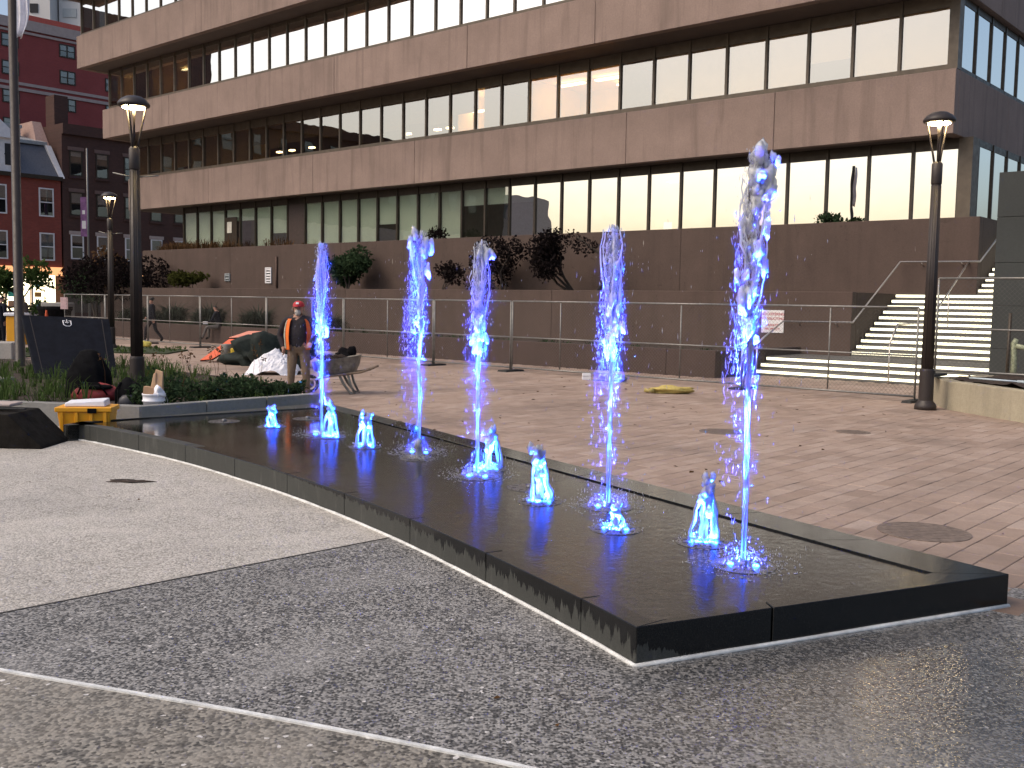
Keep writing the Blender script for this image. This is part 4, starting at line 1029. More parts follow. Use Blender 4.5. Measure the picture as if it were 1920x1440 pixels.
# ---- vents and conduits on the terrace wall
def vent(u, z, wd, h, n, label, mat):
    t = thing('wall_vent', label, 'vent', W(u, 29.97, z))
    mb = MB(); a, b = u + wd / 2, u - wd / 2; e = 0.06
    mb.uvbox(a, a - e, 29.94, 29.998, z, z + h).uvbox(b + e, b, 29.94, 29.998, z, z + h).uvbox(a - e, b + e, 29.94, 29.998, z, z + e).uvbox(a - e, b + e, 29.94, 29.998, z + h - e, z + h)
    mb.build('frame', mat, t)
    MB().uvbox(a - e, b + e, 29.985, 29.997, z + e, z + h - e).build('duct', m_winroom, t)
    for i in range(n):
        zz = z + e + (h - 2 * e) * (i + 0.5) / n
        p = [W(a - e, 29.945, zz - 0.02), W(b + e, 29.945, zz - 0.02), W(b + e, 29.98, zz + 0.02), W(a - e, 29.98, zz + 0.02)]
        MB().hexa(p + [q + Vector((0, 0, 0.03)) for q in p]).build('slat', mat, t)
vent(42.6, 2.55, 0.5, 0.78, 5, 'tall white louvred vent on the terrace wall', m_whitewood)
vent(46.2, 2.66, 0.45, 0.4, 2, 'small grey louvred vent on the terrace wall, left of the tall one', m_zinc)
t = thing('wall_pipe', 'rusty vertical pipe on the terrace wall beside the tall vent', 'pipe', W(41.9, 29.9, 2.2)); MB().tube([W(41.9, 29.95, 2.1), W(41.9, 29.95, 3.85)], 0.05, 8).build('tube', M('rust', (0.10, 0.06, 0.045), 0.8, 0, 0.3, 10), t, True)

# ================================================================== PLANTS
def leafmat(name, c, var=0.5):
    n = NT(name); r = n.N('ShaderNodeNewGeometry').outputs['Random Per Island']
    col = n.ramp(r, [(0.0, tuple(x * (1 - var) for x in c)), (0.6, c), (1.0, tuple(x * (1 + var) for x in c))])
    d = n.N('ShaderNodeBsdfDiffuse'); n.L(col, d.inputs[0]); tl = n.N('ShaderNodeBsdfTranslucent'); n.L(col, tl.inputs[0])
    m = n.N('ShaderNodeMixShader'); m.inputs[0].default_value = 0.3; n.L(d.outputs[0], m.inputs[1]); n.L(tl.outputs[0], m.inputs[2])
    return n.done(m.outputs[0])
m_lgreen = leafmat('green_leaf', (0.07, 0.11, 0.035)); m_ldark = leafmat('dark_green_leaf', (0.04, 0.065, 0.033))
m_lpurple = leafmat('purple_leaf', (0.020, 0.0155, 0.0155)); m_lolive = leafmat('olive_leaf', (0.065, 0.07, 0.02))
m_ldry = leafmat('dry_grass_leaf', (0.13, 0.075, 0.04)); m_lgrey = leafmat('grey_green_leaf', (0.05, 0.06, 0.045))
m_bark = M('dark_bark', (0.035, 0.026, 0.02), 0.9, 0, 0.3, 15, 0.8, 40)

def leaves(mb, clumps, n, size, R_, flat_=0.0):
    """n leaf-sized bent quads spread through ellipsoid clumps [(centre, radii)]"""
    wsum = [r[0] * r[1] * r[2] for c, r in clumps]
    for _ in range(n):
        c, r = R_.choices(clumps, wsum)[0]
        while True:
            p = Vector((R_.uniform(-1, 1), R_.uniform(-1, 1), R_.uniform(-1, 1)))
            if 0.25 < p.length < 1: break
        p = p.normalized() * (p.length ** 0.5)
        q = Vector(c) + Vector((p.x * r[0], p.y * r[1], p.z * r[2]))
        a = Vector((R_.gauss(0, 1), R_.gauss(0, 1), R_.gauss(0, 1) * (1 - flat_))).normalized()
        b = a.cross(Vector((R_.gauss(0, 1), R_.gauss(0, 1), R_.gauss(0, 1)))).normalized(); s = size * R_.uniform(0.6, 1.4)
        m = q + a * s * 0.5 + b.cross(a) * s * 0.12
        mb.add([q - b * s * 0.08, m - b * s * 0.28, q + a * s, m + b * s * 0.28], [(0, 1, 2, 3)])

def branchy(mb, p0, d, L, r, depth, R_, tips):
    pts = [p0]; p = p0.copy(); dd = d.copy()
    for i in range(4):
        dd = (dd + Vector((R_.gauss(0, .18), R_.gauss(0, .18), R_.gauss(0, .12)))).normalized(); p = p + dd * L / 4; pts.append(p.copy())
    mb.tube(pts, [r * (1 - 0.45 * i / 4) for i in range(5)], 6)
    if depth == 0: tips.append(p); return
    for k in range(R_.randint(2, 3)):
        nd = (dd + Vector((R_.gauss(0, .6), R_.gauss(0, .6), R_.gauss(0.15, .35)))).normalized()
        branchy(mb, pts[-1 - (k % 2)], nd, L * R_.uniform(.6, .8), r * .55, depth - 1, R_, tips)

def bush(name, label, cat, base, h, rad, n, leaf, mat, seed, group=None, depth=2, trunk_h=0.15, lean=(0, 0), cl=0.42, sc=(1, 1, 1)):
    R_ = random.Random(seed); base = Vector(base); t = thing(name, label, cat, base, 0, group)
    mb = MB(); tips = []
    for k in range(3 if depth > 1 else 4):
        d = Vector((R_.gauss(lean[0], .5), R_.gauss(lean[1], .5), 1)).normalized()
        branchy(mb, base + Vector((0, 0, -0.05)), d, h * (0.45 if depth > 1 else 0.55), 0.05 * h * 0.5, depth, R_, tips)
    mb.build('trunk', m_bark, t, True)
    top = max(p.z for p in tips) - base.z; f = h / (top + cl * rad * 0.6)
    clumps = []
    for p in tips:
        q = p - base; q = Vector((q.x, q.y, q.z * min(1, f)))
        l = math.hypot(q.x, q.y); m = rad * 0.8
        if l > m: q.x *= m / l; q.y *= m / l
        s = cl * rad * R_.uniform(.7, 1.2)
        clumps.append((base + q, (s * sc[0], s * sc[1], s * 0.75 * sc[2])))
    lm = MB(); leaves(lm, clumps, n, leaf, R_)
    o = lm.build('foliage', mat, t, False, None, False)
    return t
def grass_tuft(mb, c, h, spread, n, R_, wd=0.012, droop=0.5):
    c = Vector(c)
    for _ in range(n):
        a = R_.uniform(0, 2 * PI); d = Vector((math.cos(a), math.sin(a), 0)); k = R_.uniform(.5, 1.1) * h; s = spread * R_.uniform(.3, 1)
        p0 = c + d * R_.uniform(0, .25) * spread; q = Vector((-d.y, d.x, 0)) * wd
        p1 = p0 + d * s * .35 + Vector((0, 0, k * .65)); p2 = p0 + d * s + Vector((0, 0, k * (1 - droop * R_.random())))
        mb.add([p0 - q, p0 + q, p1 + q * .8, p1 - q * .8, p2], [(0, 1, 2, 3), (3, 2, 4)])

bush('round_shrub', 'rounded dark green shrub standing on the middle planter wall', 'shrub', W(34.8, 28.6, 2.1), 1.85, 0.95, 3200, 0.17, m_ldark, 3, cl=0.5)
bush('flat_shrub', 'low flat-topped green shrub on the planter wall near the vents', 'shrub', W(47.6, 28.8, 2.15), 1.05, 1.35, 2200, 0.17, m_lolive, 5, cl=0.36, sc=(1.2, 1.2, .6))
bush('purple_tree', 'left dark purple-leaved tree on the planter wall behind the middle jet', 'tree', W(25.7, 28.6, 2.05), 2.2, 1.7, 2600, 0.14, m_lpurple, 8, None, 2, lean=(-.2, 0), cl=0.30)
bush('purple_tree', 'dark purple-leaved tree with a leaning bare trunk right of its twin', 'tree', W(22.2, 28.6, 2.05), 2.6, 1.6, 2600, 0.14, m_lpurple, 12, None, 2, lean=(-.35, 0.2), cl=0.30)
R_ = random.Random(2)
t = thing('crooked_tree', 'bare crooked trunk curving beside the right purple tree', 'tree', W(20.9, 28.5, 2.1))
MB().tube([W(21.3, 28.5, 2.05), W(20.85, 28.5, 2.6), W(20.7, 28.5, 3.05), W(20.95, 28.5, 3.45), W(21.6, 28.5, 3.8), W(22.2, 28.5, 4.2)], [0.09, 0.075, 0.07, 0.06, 0.045, 0.03], 8).build('trunk', m_bark, t, True)
lm = MB(); leaves(lm, [(W(21.7, 28.5, 3.8), (.5, .5, .3)), (W(22.4, 28.6, 4.1), (.35, .35, .3))], 260, 0.12, R_); lm.build('foliage', m_lpurple, t, False, None, False)
bush('trailing_shrub', 'sparse purple shrub spreading left of the middle jet', 'shrub', W(29.0, 28.6, 2.1), 1.25, 1.4, 700, 0.13, m_lpurple, 14, None, 2, lean=(-.2, 0), cl=0.28)
for u, h, lab in ((31.6, .55, 'small reddish shrub on the terrace edge above the twin-tipped jet'), (14.0, .38, 'small dark shrub silhouetted against the bright ground floor windows')):
    bush('edge_shrub', lab, 'shrub', W(u, 30.9, 4.2), h + .2, 0.5, 420, 0.12, m_lpurple if u > 20 else m_ldark, int(u), None, 1, cl=0.5)
# weeds and dry stalks along the terrace top
mb = MB()
for i in range(170):
    u = R_.uniform(47.2, 54.4) if R_.random() < .75 else R_.choice([R_.uniform(41.5, 44.0), R_.uniform(19, 25)])
    grass_tuft(mb, W(u, R_.uniform(30.4, 31.5), 4.25), R_.uniform(.25, 1.0) if u > 40 else R_.uniform(.08, .25), .5, 12, R_, .02, .6)
t = MB(); o = mb.build('dry_weeds', m_ldry, None, False, None, False); tag(o, 'dry brown weeds and stalks growing along the left top of the terrace wall', 'weeds', None, 'stuff')
mb = MB()
for i in range(260):
    u = R_.uniform(13.4, 45); grass_tuft(mb, W(u, R_.uniform(22.6, 24.2), .5), R_.uniform(.1, .34) if u < 28 else R_.uniform(.2, .5), .45, 14, R_, .016, .7)
for i in range(60): grass_tuft(mb, W(R_.uniform(15.5, 19.0), R_.uniform(27.3, 27.9), 2.1), R_.uniform(.1, .22), .3, 14, R_, .015, .7)
o = mb.build('ground_cover', m_ldark, None, False, None, False); tag(o, 'low dark green ground cover in the beds of the brown walls', 'ground cover', None, 'stuff')
def ogr(uv, h, sp, seed, label, n=420, mat=None):
    R2 = random.Random(seed); p = W(uv[0], uv[1], .5); mb = MB(); t = thing('ornamental_grass', label, 'grass clump', p, 0, 'ornamental grasses in the low bed')
    grass_tuft(mb, p, h, sp, n, R2, .02, .75)
    for _ in range(5): grass_tuft(mb, p + Vector((R2.uniform(-.5, .5), R2.uniform(-.4, .4), 0)), h * .8, sp * .8, n // 6, R2, .02, .75)
    mb.build('blades', mat or m_lgrey, t, False, None, False)
ogr((33.9, 23.4), 1.15, 1.2, 1, 'dark ornamental grass clump between the two pedestrians behind the fence')
ogr((37.6, 23.6), 1.2, 1.2, 2, 'ornamental grass clump behind the walking pedestrian')
ogr((29.6, 23.5), .9, 1.0, 3, 'ornamental grass clump behind the tarps heap')
ogr((31.3, 23.6), .8, 1.0, 4, 'ornamental grass clump right of the seated pedestrian')
ogr((40.6, 23.6), 1.2, 1.3, 5, 'ornamental grass clump left of the small street lamp')
ogr((43.2, 23.4), 1.1, 1.2, 6, 'leftmost ornamental grass clump behind the fence')
# trees and shrubs between the plaza and the street
bush('dark_shrub', 'broad dark purple shrub beyond the fence, right of the small street lamp', 'shrub', W(52.8, 27.5, 0), 4.0, 2.6, 3400, .22, m_lpurple, 31, None, 2)
bush('dark_shrub', 'broad dark green shrub beyond the fence, left of the small street lamp', 'shrub', W(57.5, 28.5, 0), 3.8, 2.6, 3400, .22, m_ldark, 32, None, 2)
bush('street_tree', 'small green street tree in front of the lit shop', 'tree', W(62, 26.0, 0), 4.3, 1.9, 2200, .30, m_lgreen, 33, None, 2, cl=.4)
bush('reddish_shrub', 'reddish bare-twigged shrub at the left end of the terrace walls', 'shrub', W(55.6, 29.5, 0), 5.2, 1.6, 1500, .25, m_ldry, 34, None, 2)
# planting bed near left
R3 = random.Random(21)
mb = MB()
def inbed(x, y): return inpoly(x, y, bedp)
cnt = 0
while cnt < 300:
    x, y = R3.uniform(-12.5, -3.2), R3.uniform(13.9, 22.5)
    if not inbed(x, y): continue
    if x > -6.0 and R3.random() < 0.75: continue
    cnt += 1; grass_tuft(mb, (x, y, .19), R3.uniform(.22, .5) if x < -6 else R3.uniform(.15, .3), R3.uniform(.25, .45), 18, R3, .007, .8)
o = mb.build('bed_grass', m_lgreen, None, False, None, False); tag(o, 'tufts of long green grass in the planting bed', 'grass', None, 'stuff')
def juniper(xy, r, h, seed, label, mat=None):
    R2 = random.Random(seed); c = Vector((*xy, .2)); t = thing('creeping_juniper', label, 'shrub', c, 0, 'low evergreen shrubs in the bed')
    mb = MB(); cl = []
    r *= .82
    for k in range(9):
        a = 2 * PI * k / 9 + R2.uniform(-.3, .3); e = c + Vector((math.cos(a) * r * .8, math.sin(a) * r * .8, h * R2.uniform(.3, .8)))
        mb.tube([c, c.lerp(e, .5) + Vector((0, 0, h * .35)), e], [.012, .009, .005], 5); cl += [(c.lerp(e, .95), (r * .30, r * .30, h * .38)), (c.lerp(e, .5), (r * .36, r * .36, h * .5))]
    mb.build('stems', m_bark, t, True); lm = MB(); leaves(lm, cl, 1100, .07, R2); lm.build('foliage', mat or m_ldark, t, False, None, False)
for q in [((-4.05, 16.1), .5, .30, 1, 'low evergreen shrub at the right tip of the bed, by the man'), ((-4.7, 15.6), .55, .34, 2, 'low evergreen shrub second from the right tip of the bed'),
          ((-4.6, 16.9), .5, .32, 7, 'low evergreen shrub at the back edge of the bed near the man'), ((-5.3, 15.0), .5, .36, 3, 'low evergreen shrub just right of the white bucket'), ((-5.6, 16.2), .55, .4, 4, 'low evergreen shrub in the middle of the bed right of the lamp'), ((-3.7, 16.9), .3, .22, 8, 'smallest evergreen shrub at the man\'s feet')]:
    juniper(*q)
mb = MB()
for i in range(16):
    x, y = R3.uniform(-6.6, -4.2), R3.uniform(15.8, 18.6)
    if inbed(x, y):
        p = Vector((x, y, .2)); q = p + Vector((R3.uniform(-.2, .2), R3.uniform(-.1, .1), R3.uniform(.5, .85))); mb.tube([p, p.lerp(q, .6) + Vector((.03, 0, .03)), q], [.004, .003, .002], 4)
        leaves(mb, [(q, (.035, .035, .06))], 8, .05, R3)
o = mb.build('dry_stalks', m_ldry, None, False, None, False); tag(o, 'thin dry flower stalks rising from the bed beside the left lamp', 'stalks', None, 'stuff')
mb = MB()
for i in range(500): grass_tuft(mb, (R3.uniform(-15.5, -11), R3.uniform(31.8, 35.2), .03) if i % 3 == 0 else (R3.uniform(-20, -14.5), R3.uniform(25.5, 33), .02), .12, .12, 5, R3, .012, .5)
o = mb.build('lawn_grass', m_lgreen, None, False, None, False); tag(o, 'short green lawn grass at the left edge beyond the board', 'grass', None, 'stuff')
# fallen leaves and litter on the paving
m_leaf = leafmat('fallen_leaf', (0.09, 0.05, 0.025)); mb = MB()
for i in range(150):
    p = W(R3.uniform(5, 22), R3.uniform(7, 19.5), .004); a = R3.uniform(0, 6.3); s = R3.uniform(.02, .05); d = Vector((math.cos(a), math.sin(a), .12)) * s; q = Vector((-d.y, d.x, .004))
    mb.add([p - d, p - q * .6, p + d, p + q * .6 + Vector((0, 0, .008))], [(0, 1, 2, 3)])
for i in range(40):
    p = Vector((R3.uniform(-5, 4), R3.uniform(3.6, 11), .006)); a = R3.uniform(0, 6.3); s = R3.uniform(.006, .018); d = Vector((math.cos(a), math.sin(a), .1)) * s; q = Vector((-d.y, d.x, .003))
    mb.add([p - d, p - q * .6, p + d, p + q * .6 + Vector((0, 0, .004))], [(0, 1, 2, 3)])
o = mb.build('fallen_leaves', m_leaf, None, False, None, False); tag(o, 'small brown fallen leaves scattered over the pavers and aggregate', 'leaves', None, 'stuff')
# ================================================================== WATER JETS
m_water = water_mat('aerated_water', 0.4, 0.70)
m_stem = water_mat('clear_stem_water', 0.5, 0.62, 0.80, 3.0, 0.6)
m_short = water_mat('short_jet_water', 0.5, 0.8, 0.62, 2.0, 0.72)
m_drop = water_mat('water_drops', 0.45, 0.36)
m_led = emit('blue_led', (0.008, 0.085, 1.0), 80.0)
m_nozzle = M('nozzle_steel', (0.16, 0.16, 0.165), 0.35, 0.7, 0.2, 20)
m_grate = M('wet_cover_stone', (0.075, 0.072, 0.075), 0.3, 0, 0.3, 30, 0.2, 60)
ZP = 0.187
LEDC = (0.05, 0.06, 1.0); LEDG = (0.012, 0.085, 1.0)
BEAM, GLOW = 15.0, 60.0
def led(parent, c, power_beam, power_glow, r=0.10):
    if power_beam:
        l = bpy.data.lights.new('led_beam', 'AREA'); l.shape = 'DISK'; l.size = 2 * r; l.energy = power_beam; l.color = LEDC if r > 0.1 else (0.006, 0.06, 1.0); l.spread = math.radians(16)
        o = bpy.data.objects.new('led_beam', l); COL.objects.link(o); o.parent = parent; o.location = wm(parent).inverted() @ (c + Vector((0, 0, 0.012))); o.rotation_euler = (PI, 0, 0)
    if r > 0.1:      # the tight beam that runs up inside the stem
        l = bpy.data.lights.new('led_core', 'AREA'); l.shape = 'DISK'; l.size = 0.09; l.energy = power_beam * 6.0; l.color = (0.004, 0.045, 1.0); l.spread = math.radians(7)
        o = bpy.data.objects.new('led_core', l); COL.objects.link(o); o.parent = parent; o.location = wm(parent).inverted() @ (c + Vector((0, 0, 0.018))); o.rotation_euler = (PI, 0, 0)
    for s_ in (-1, 1):
        l = bpy.data.lights.new('led_glow', 'SPOT'); l.energy = power_glow / 2; l.color = LEDG; l.shadow_soft_size = 0.02; l.spot_size = math.radians(125); l.spot_blend = 0.5
        o = bpy.data.objects.new('led_glow', l); COL.objects.link(o); o.parent = parent; o.location = wm(parent).inverted() @ (c + Vector((s_ * 0.075, -0.02 * s_, 0.035))); o.rotation_euler = (PI, -s_ * 0.25, 0)
        MB().lathe([(0.020, 0), (0.020, 0.008), (0.012, 0.013)], c + Vector((s_ * 0.075, -0.02 * s_, 0.002)), 10).build('led_lens', m_led, parent, True)

def cover(parent, c, r):
    mb = MB(); mb.lathe([(r, -0.004), (r, 0.004), (r - 0.01, 0.005)], c, 36)
    mb.build('cover_plate', m_grate, parent)
    mb = MB()
    for k in range(8):
        a = 2 * PI * k / 8 + 0.2; d = Vector((math.cos(a), math.sin(a), 0)); q = Vector((-d.y, d.x, 0))
        p = c + d * r * 0.72 + Vector((0, 0, 0.0055))
        mb.add([p - d * .02 - q * .006, p + d * .02 - q * .006, p + d * .02 + q * .006, p - d * .02 + q * .006,
                p - d * .02 - q * .006 + Vector((0, 0, .002)), p + d * .02 - q * .006 + Vector((0, 0, .002)), p + d * .02 + q * .006 + Vector((0, 0, .002)), p - d * .02 + q * .006 + Vector((0, 0, .002))],
               [(4, 5, 6, 7), (0, 1, 5, 4), (1, 2, 6, 5), (2, 3, 7, 6), (3, 0, 4, 7)])
    mb.build('drain_slots', m_winroom, parent)
    MB().lathe([(0.035, 0.0), (0.035, 0.02), (0.022, 0.035), (0.018, 0.035)], c, 14).build('nozzle', m_nozzle, parent, True)

def drop(mb, p, s, stretch, R_, big=False):
    T = Matrix.Rotation(R_.gauss(0, .12), 3, 'X') @ Matrix.Rotation(R_.gauss(0, .12), 3, 'Y')
    mb.blob(p, s * R_.uniform(.7, 1.2), s * R_.uniform(.7, 1.2), s * stretch, 1 if big else 0, 0.5 if big else 0, R_.random() * 9, T)

def stem(mb, c, H, r0, r1, R_, lean=(0, 0), n=70, seed=0, lump=0.3, k=10, start=0.0):
    vs = []; fs = []
    for i in range(n + 1):
        t = i / n; z = start + (H - start) * t
        wob = t * t * 0.05
        cx = lean[0] * t * t + wob * noise.noise(Vector((t * 4, seed, 0))); cy = lean[1] * t * t + wob * noise.noise(Vector((t * 4, seed, 7)))
        r = r0 + (r1 - r0) * t
        for j in range(k):
            a = 2 * PI * j / k
            q = r * (1 + (0.12 + lump * t) * noise.noise(Vector((math.cos(a) * 1.5, math.sin(a) * 1.5 + seed, z * 14))))
            if t > 0.97: q *= 0.5
            vs.append(c + Vector((cx + q * math.cos(a), cy + q * math.sin(a), z)))
    for i in range(n):
        for j in range(k): fs.append((i * k + j, i * k + (j + 1) % k, (i + 1) * k + (j + 1) % k, (i + 1) * k + j))
    fs += [tuple(range(k - 1, -1, -1)), tuple(range(n * k, (n + 1) * k))]
    mb.add(vs, fs)
    return lambda t: c + Vector((lean[0] * t * t, lean[1] * t * t, start + (H - start) * t))

def splash(t, c, r, n, R_, crown=0.06):
    """foam thrown up where the water falls back on the stone"""
    mb = MB()
    for _ in range(int(n * 1.8)):
        a = R_.uniform(0, 2 * PI); d = r * math.sqrt(R_.random()) * R_.uniform(.5, 1.15)
        h = abs(R_.gauss(0, crown)) * (1.1 - min(1, d / r) * .5)
        p = c + Vector((math.cos(a) * d, math.sin(a) * d, .002 + h)); s = R_.uniform(.0012, .0036)
        drop(mb, p, s, R_.uniform(.8, 3.5), R_)
    for _ in range(n // 5):      # flat foam patches lying on the water film
        a = R_.uniform(0, 2 * PI); d = r * math.sqrt(R_.random()); p = c + Vector((math.cos(a) * d, math.sin(a) * d, .002))
        s = R_.uniform(.006, .022); mb.blob(p, s, s * R_.uniform(.4, 1.2), .003, 0)
    o = mb.build('splash_drops', m_drop, t, True, None, False); o['kind'] = 'stuff'

def tall_jet(xy, H, label, seed, head, curtain, drift, beam=1.0, short=None):
    R_ = random.Random(seed); c = Vector((*xy, ZP)); t = thing('tall_water_jet', label, 'water jet', c, 0, 'tall jets')
    cover(t, c, 0.20)
    mb = MB(); hl = 0.62 * H
    stem(mb, c + Vector((0, 0, .02)), hl, .015, .018, R_, (drift[0] * .15, drift[1] * .15), 110, seed, .75, 10)
    mb.build('water_column', m_stem, t, True, None, False)
    # broken upper part: ragged lumps and ropes of white water, merging towards the stem
    mb = MB()
    ax = lambda f: c + Vector((drift[0] * .15, drift[1] * .15, hl * .86 + (H - hl * .86) * f))
    for k in range(head['ropes']):
        f0 = R_.uniform(0, .45); p = ax(f0) + Vector((R_.gauss(0, .012), R_.gauss(0, .012), 0)); pts = [p]; top = R_.uniform(*head['top'])
        dx, dy = R_.gauss(0, head['w'] * .9), R_.gauss(0, head['w'] * .9)
        for i in range(1, 11):
            f = i / 10; q = ax(f0 + (top - f0) * f); pts.append(q + Vector((dx * math.sin(f * 2.2) + R_.gauss(0, .007), dy * math.sin(f * 2.2) + R_.gauss(0, .007), 0)))
        mb.tube(pts, [R_.uniform(.003, .012) * (1.1 - .5 * i / 10) for i in range(11)], 6)
    head['w'] *= .8
    for k in range(int(head['lumps'] * 1.4)):
        f = R_.random() ** .9; sg_ = head['w'] * (.75 - .45 * f)
        T = Matrix.Rotation(R_.gauss(0, .2), 3, 'X') @ Matrix.Rotation(R_.gauss(0, .2), 3, 'Y')
        r = R_.uniform(.008, .023) * (1.1 - .4 * f)
        mb.rag(ax(f) + Vector((R_.gauss(0, sg_), R_.gauss(0, sg_), 0)), r, r * R_.uniform(.6, 1.1), r * R_.uniform(1.8, 4.0), R_.random() * 50, T)
    for q in head.get('blobs', []):
        for _ in range(q[4]):
            r = R_.uniform(.014, .034); p = c + Vector((q[0] + R_.gauss(0, q[3]), R_.gauss(0, q[3]), q[1] + R_.gauss(0, q[2])))
            mb.rag(p, r, r * R_.uniform(.6, 1.1), r * R_.uniform(1.2, 2.8), R_.random() * 50, Matrix.Rotation(R_.gauss(0, .3), 3, 'X'))
    mb.build('foam_head', m_water, t, True, None, False)
    # water falling back: thin strands and fine drops around the column
    mb = MB()
    for _ in range(head['n']):
        f = R_.random() ** .8; sg_ = head['w'] * (1.0 - .5 * f) + .008
        p = ax(f) + Vector((R_.gauss(0, sg_) + drift[0] * .4 * f * (1 - f), R_.gauss(0, sg_), 0)); drop(mb, p, R_.uniform(.0018, .0055), R_.uniform(1.2, 5), R_)
    for _ in range(int(curtain['n'] * .6)):
        f = R_.betavariate(3.0, 1.5) if R_.random() < .86 else R_.random(); z = H * .98 * f
        if f < .42 and R_.random() < .55: continue
        fall = 1 - f; g = R_.choice(curtain['plumes']); sg_ = curtain['w'] * (.30 + .55 * fall) * g[2]
        cl = noise.noise(Vector((g[0] * 40 + z * 2.2, seed, R_.randint(0, 5) * 3.3))) * .05
        p = c + Vector((g[0] * (.25 + .8 * fall) + cl + R_.gauss(0, sg_), g[1] * (.25 + .8 * fall) + R_.gauss(0, sg_), z))
        s = R_.choice([.0013, .0016, .002, .0022, .0028, .0045])
        drop(mb, p, s, R_.uniform(3, 16) if s < .004 else R_.uniform(1.5, 4), R_)
    for _ in range(curtain['n'] // 9):
        a = R_.uniform(0, 2 * PI); d = abs(R_.gauss(0, .30)); p = c + Vector((math.cos(a) * d + drift[0] * 1.2, math.sin(a) * d, R_.random() ** 1.2 * H * .9))
        drop(mb, p, R_.uniform(.0010, .0024), R_.uniform(2, 14), R_)
    o = mb.build('falling_drops', m_drop, t, True, None, False); o['kind'] = 'stuff'
    splash(t, c, .36, 420, R_)
    led(t, c, BEAM * 1.7 * beam, GLOW * beam, .15)
    return t

tall_jet((1.46, 6.21), 2.57, 'tallest water jet, nearest the right end, with a bulging head of foam', 11,
         dict(ropes=14, top=(.6, .9), w=.045, n=700, lumps=26, blobs=[(.035, 2.36, .11, .032, 46), (.02, 2.52, .03, .02, 10), (-.05, 1.72, .09, .035, 16), (.045, 1.95, .05, .02, 8)]), dict(n=2000, w=.075, plumes=[(-.11, 0, 1), (-.15, .04, .8), (-.08, 0, .6), (.04, 0, .5)]), (-.06, 0), 1.35)
tall_jet((0.78, 7.97), 2.22, 'tall pointed water jet second from the right', 12,
         dict(ropes=24, top=(.75, .98), w=.055, n=900, lumps=64), dict(n=2400, w=.09, plumes=[(-.10, 0, .8), (.06, 0, .8), (.0, .03, .6), (-.13, 0, .5)]), (.0, 0), 1.2)
tall_jet((-0.31, 9.28), 2.16, 'tall water jet in the middle with a curled tip', 13,
         dict(ropes=22, top=(.7, .97), w=.055, n=900, lumps=56, blobs=[(.09, 2.04, .02, .02, 7), (.04, 2.0, .02, .02, 5)]), dict(n=2200, w=.09, plumes=[(-.06, 0, .9), (.05, .02, .8), (-.01, 0, .5)]), (.0, 0), 1.2)
tall_jet((-0.98, 10.71), 2.34, 'tall twin-tipped water jet second from the left', 14,
         dict(ropes=14, top=(.6, .9), w=.05, n=700, lumps=22, blobs=[(-.09, 2.25, .07, .02, 14), (.05, 2.12, .10, .022, 16)]), dict(n=2300, w=.09, plumes=[(-.24, 0, .7), (-.16, 0, .8), (.02, 0, .4), (-.2, .05, .6)]), (-.05, 0), 1.2)
tall_jet((-2.26, 11.99), 2.25, 'leftmost tall water jet, in front of the man in the orange vest', 15,
         dict(ropes=24, top=(.72, .98), w=.06, n=900, lumps=60), dict(n=2300, w=.10, plumes=[(-.07, 0, .9), (.03, 0, .8), (.0, 0, .6)]), (-.02, 0), 1.25)

def short_jet(xy, H, label, seed, legs, w, lit=1.0, lean=(0, 0), name='short_water_jet'):
    """knee-high bubbling jet: lumpy core, tumbling side legs, a collar of foam"""
    R_ = random.Random(seed); c = Vector((*xy, ZP)); t = thing(name, label, 'water jet', c, 0, 'short jets')
    cover(t, c, 0.18)
    mb = MB(); stem(mb, c + Vector((0, 0, .01)), H * .9, .026, .036, R_, lean, 26, seed, .8, 10)
    for _ in range(int(34 * H / .4)):
        f = R_.random() ** .7; p = c + Vector((lean[0] * f * f + R_.gauss(0, w * (.35 + .5 * f)), lean[1] * f * f + R_.gauss(0, w * (.35 + .5 * f)), .02 + H * (.35 + .65 * f)))
        r = R_.uniform(.012, .024); mb.rag(p, r, r, r * R_.uniform(1, 2.2), R_.random() * 50)
    for dx, dy in legs:
        pts = [c + Vector((lean[0] * .8, lean[1] * .8, H * .82))]
        for i in range(1, 8):
            f = i / 7; pts.append(c + Vector((lean[0] * .8 * (1 - f) + dx * f ** .7 + R_.gauss(0, .006), dy * f ** .7, H * .82 * (1 - f ** 1.6) + .01)))
        mb.tube(pts, [R_.uniform(.010, .020) for _ in range(8)], 7)
    mb.build('water_column', m_short, t, True, None, False)
    mb = MB()
    for _ in range(90):
        a = R_.uniform(0, 2 * PI); d = .05 + abs(R_.gauss(0, w)); drop(mb, c + Vector((math.cos(a) * d, math.sin(a) * d, .008 + abs(R_.gauss(0, .02)))), R_.uniform(.004, .014), R_.uniform(.6, 1.3), R_, True)
    o = mb.build('foam_collar', m_short, t, True, None, False); o['kind'] = 'stuff'
    splash(t, c, .2, 140, R_, .05)
    if lit: led(t, c, BEAM * 11.0 * lit, GLOW * .8 * lit, .07)
    return t
short_jet((-3.01, 12.67), .23, 'smallest lit jet at the far left of the basin', 21, [(.05, 0), (-.06, 0)], .03, 1.0)
short_jet((-2.12, 11.80), .40, 'knee-high lit jet rising right beside the leftmost tall jet', 22, [(.10, 0), (-.10, .02)], .035, 1.2)
short_jet((-1.60, 11.04), .36, 'broad lit jet with three legs between the two leftmost tall jets', 23, [(.10, 0), (-.11, 0), (.02, -.1)], .05, 1.5)
short_jet((-0.95, 10.27), .17, 'small unlit bubbling jet before the twin-tipped tall jet', 24, [], .03, 0.0)
short_jet((-0.22, 9.70), .38, 'lit jet with a curved side stream right behind the middle tall jet', 25, [(.14, 0), (.10, .05)], .035, 1.2, (.05, 0))
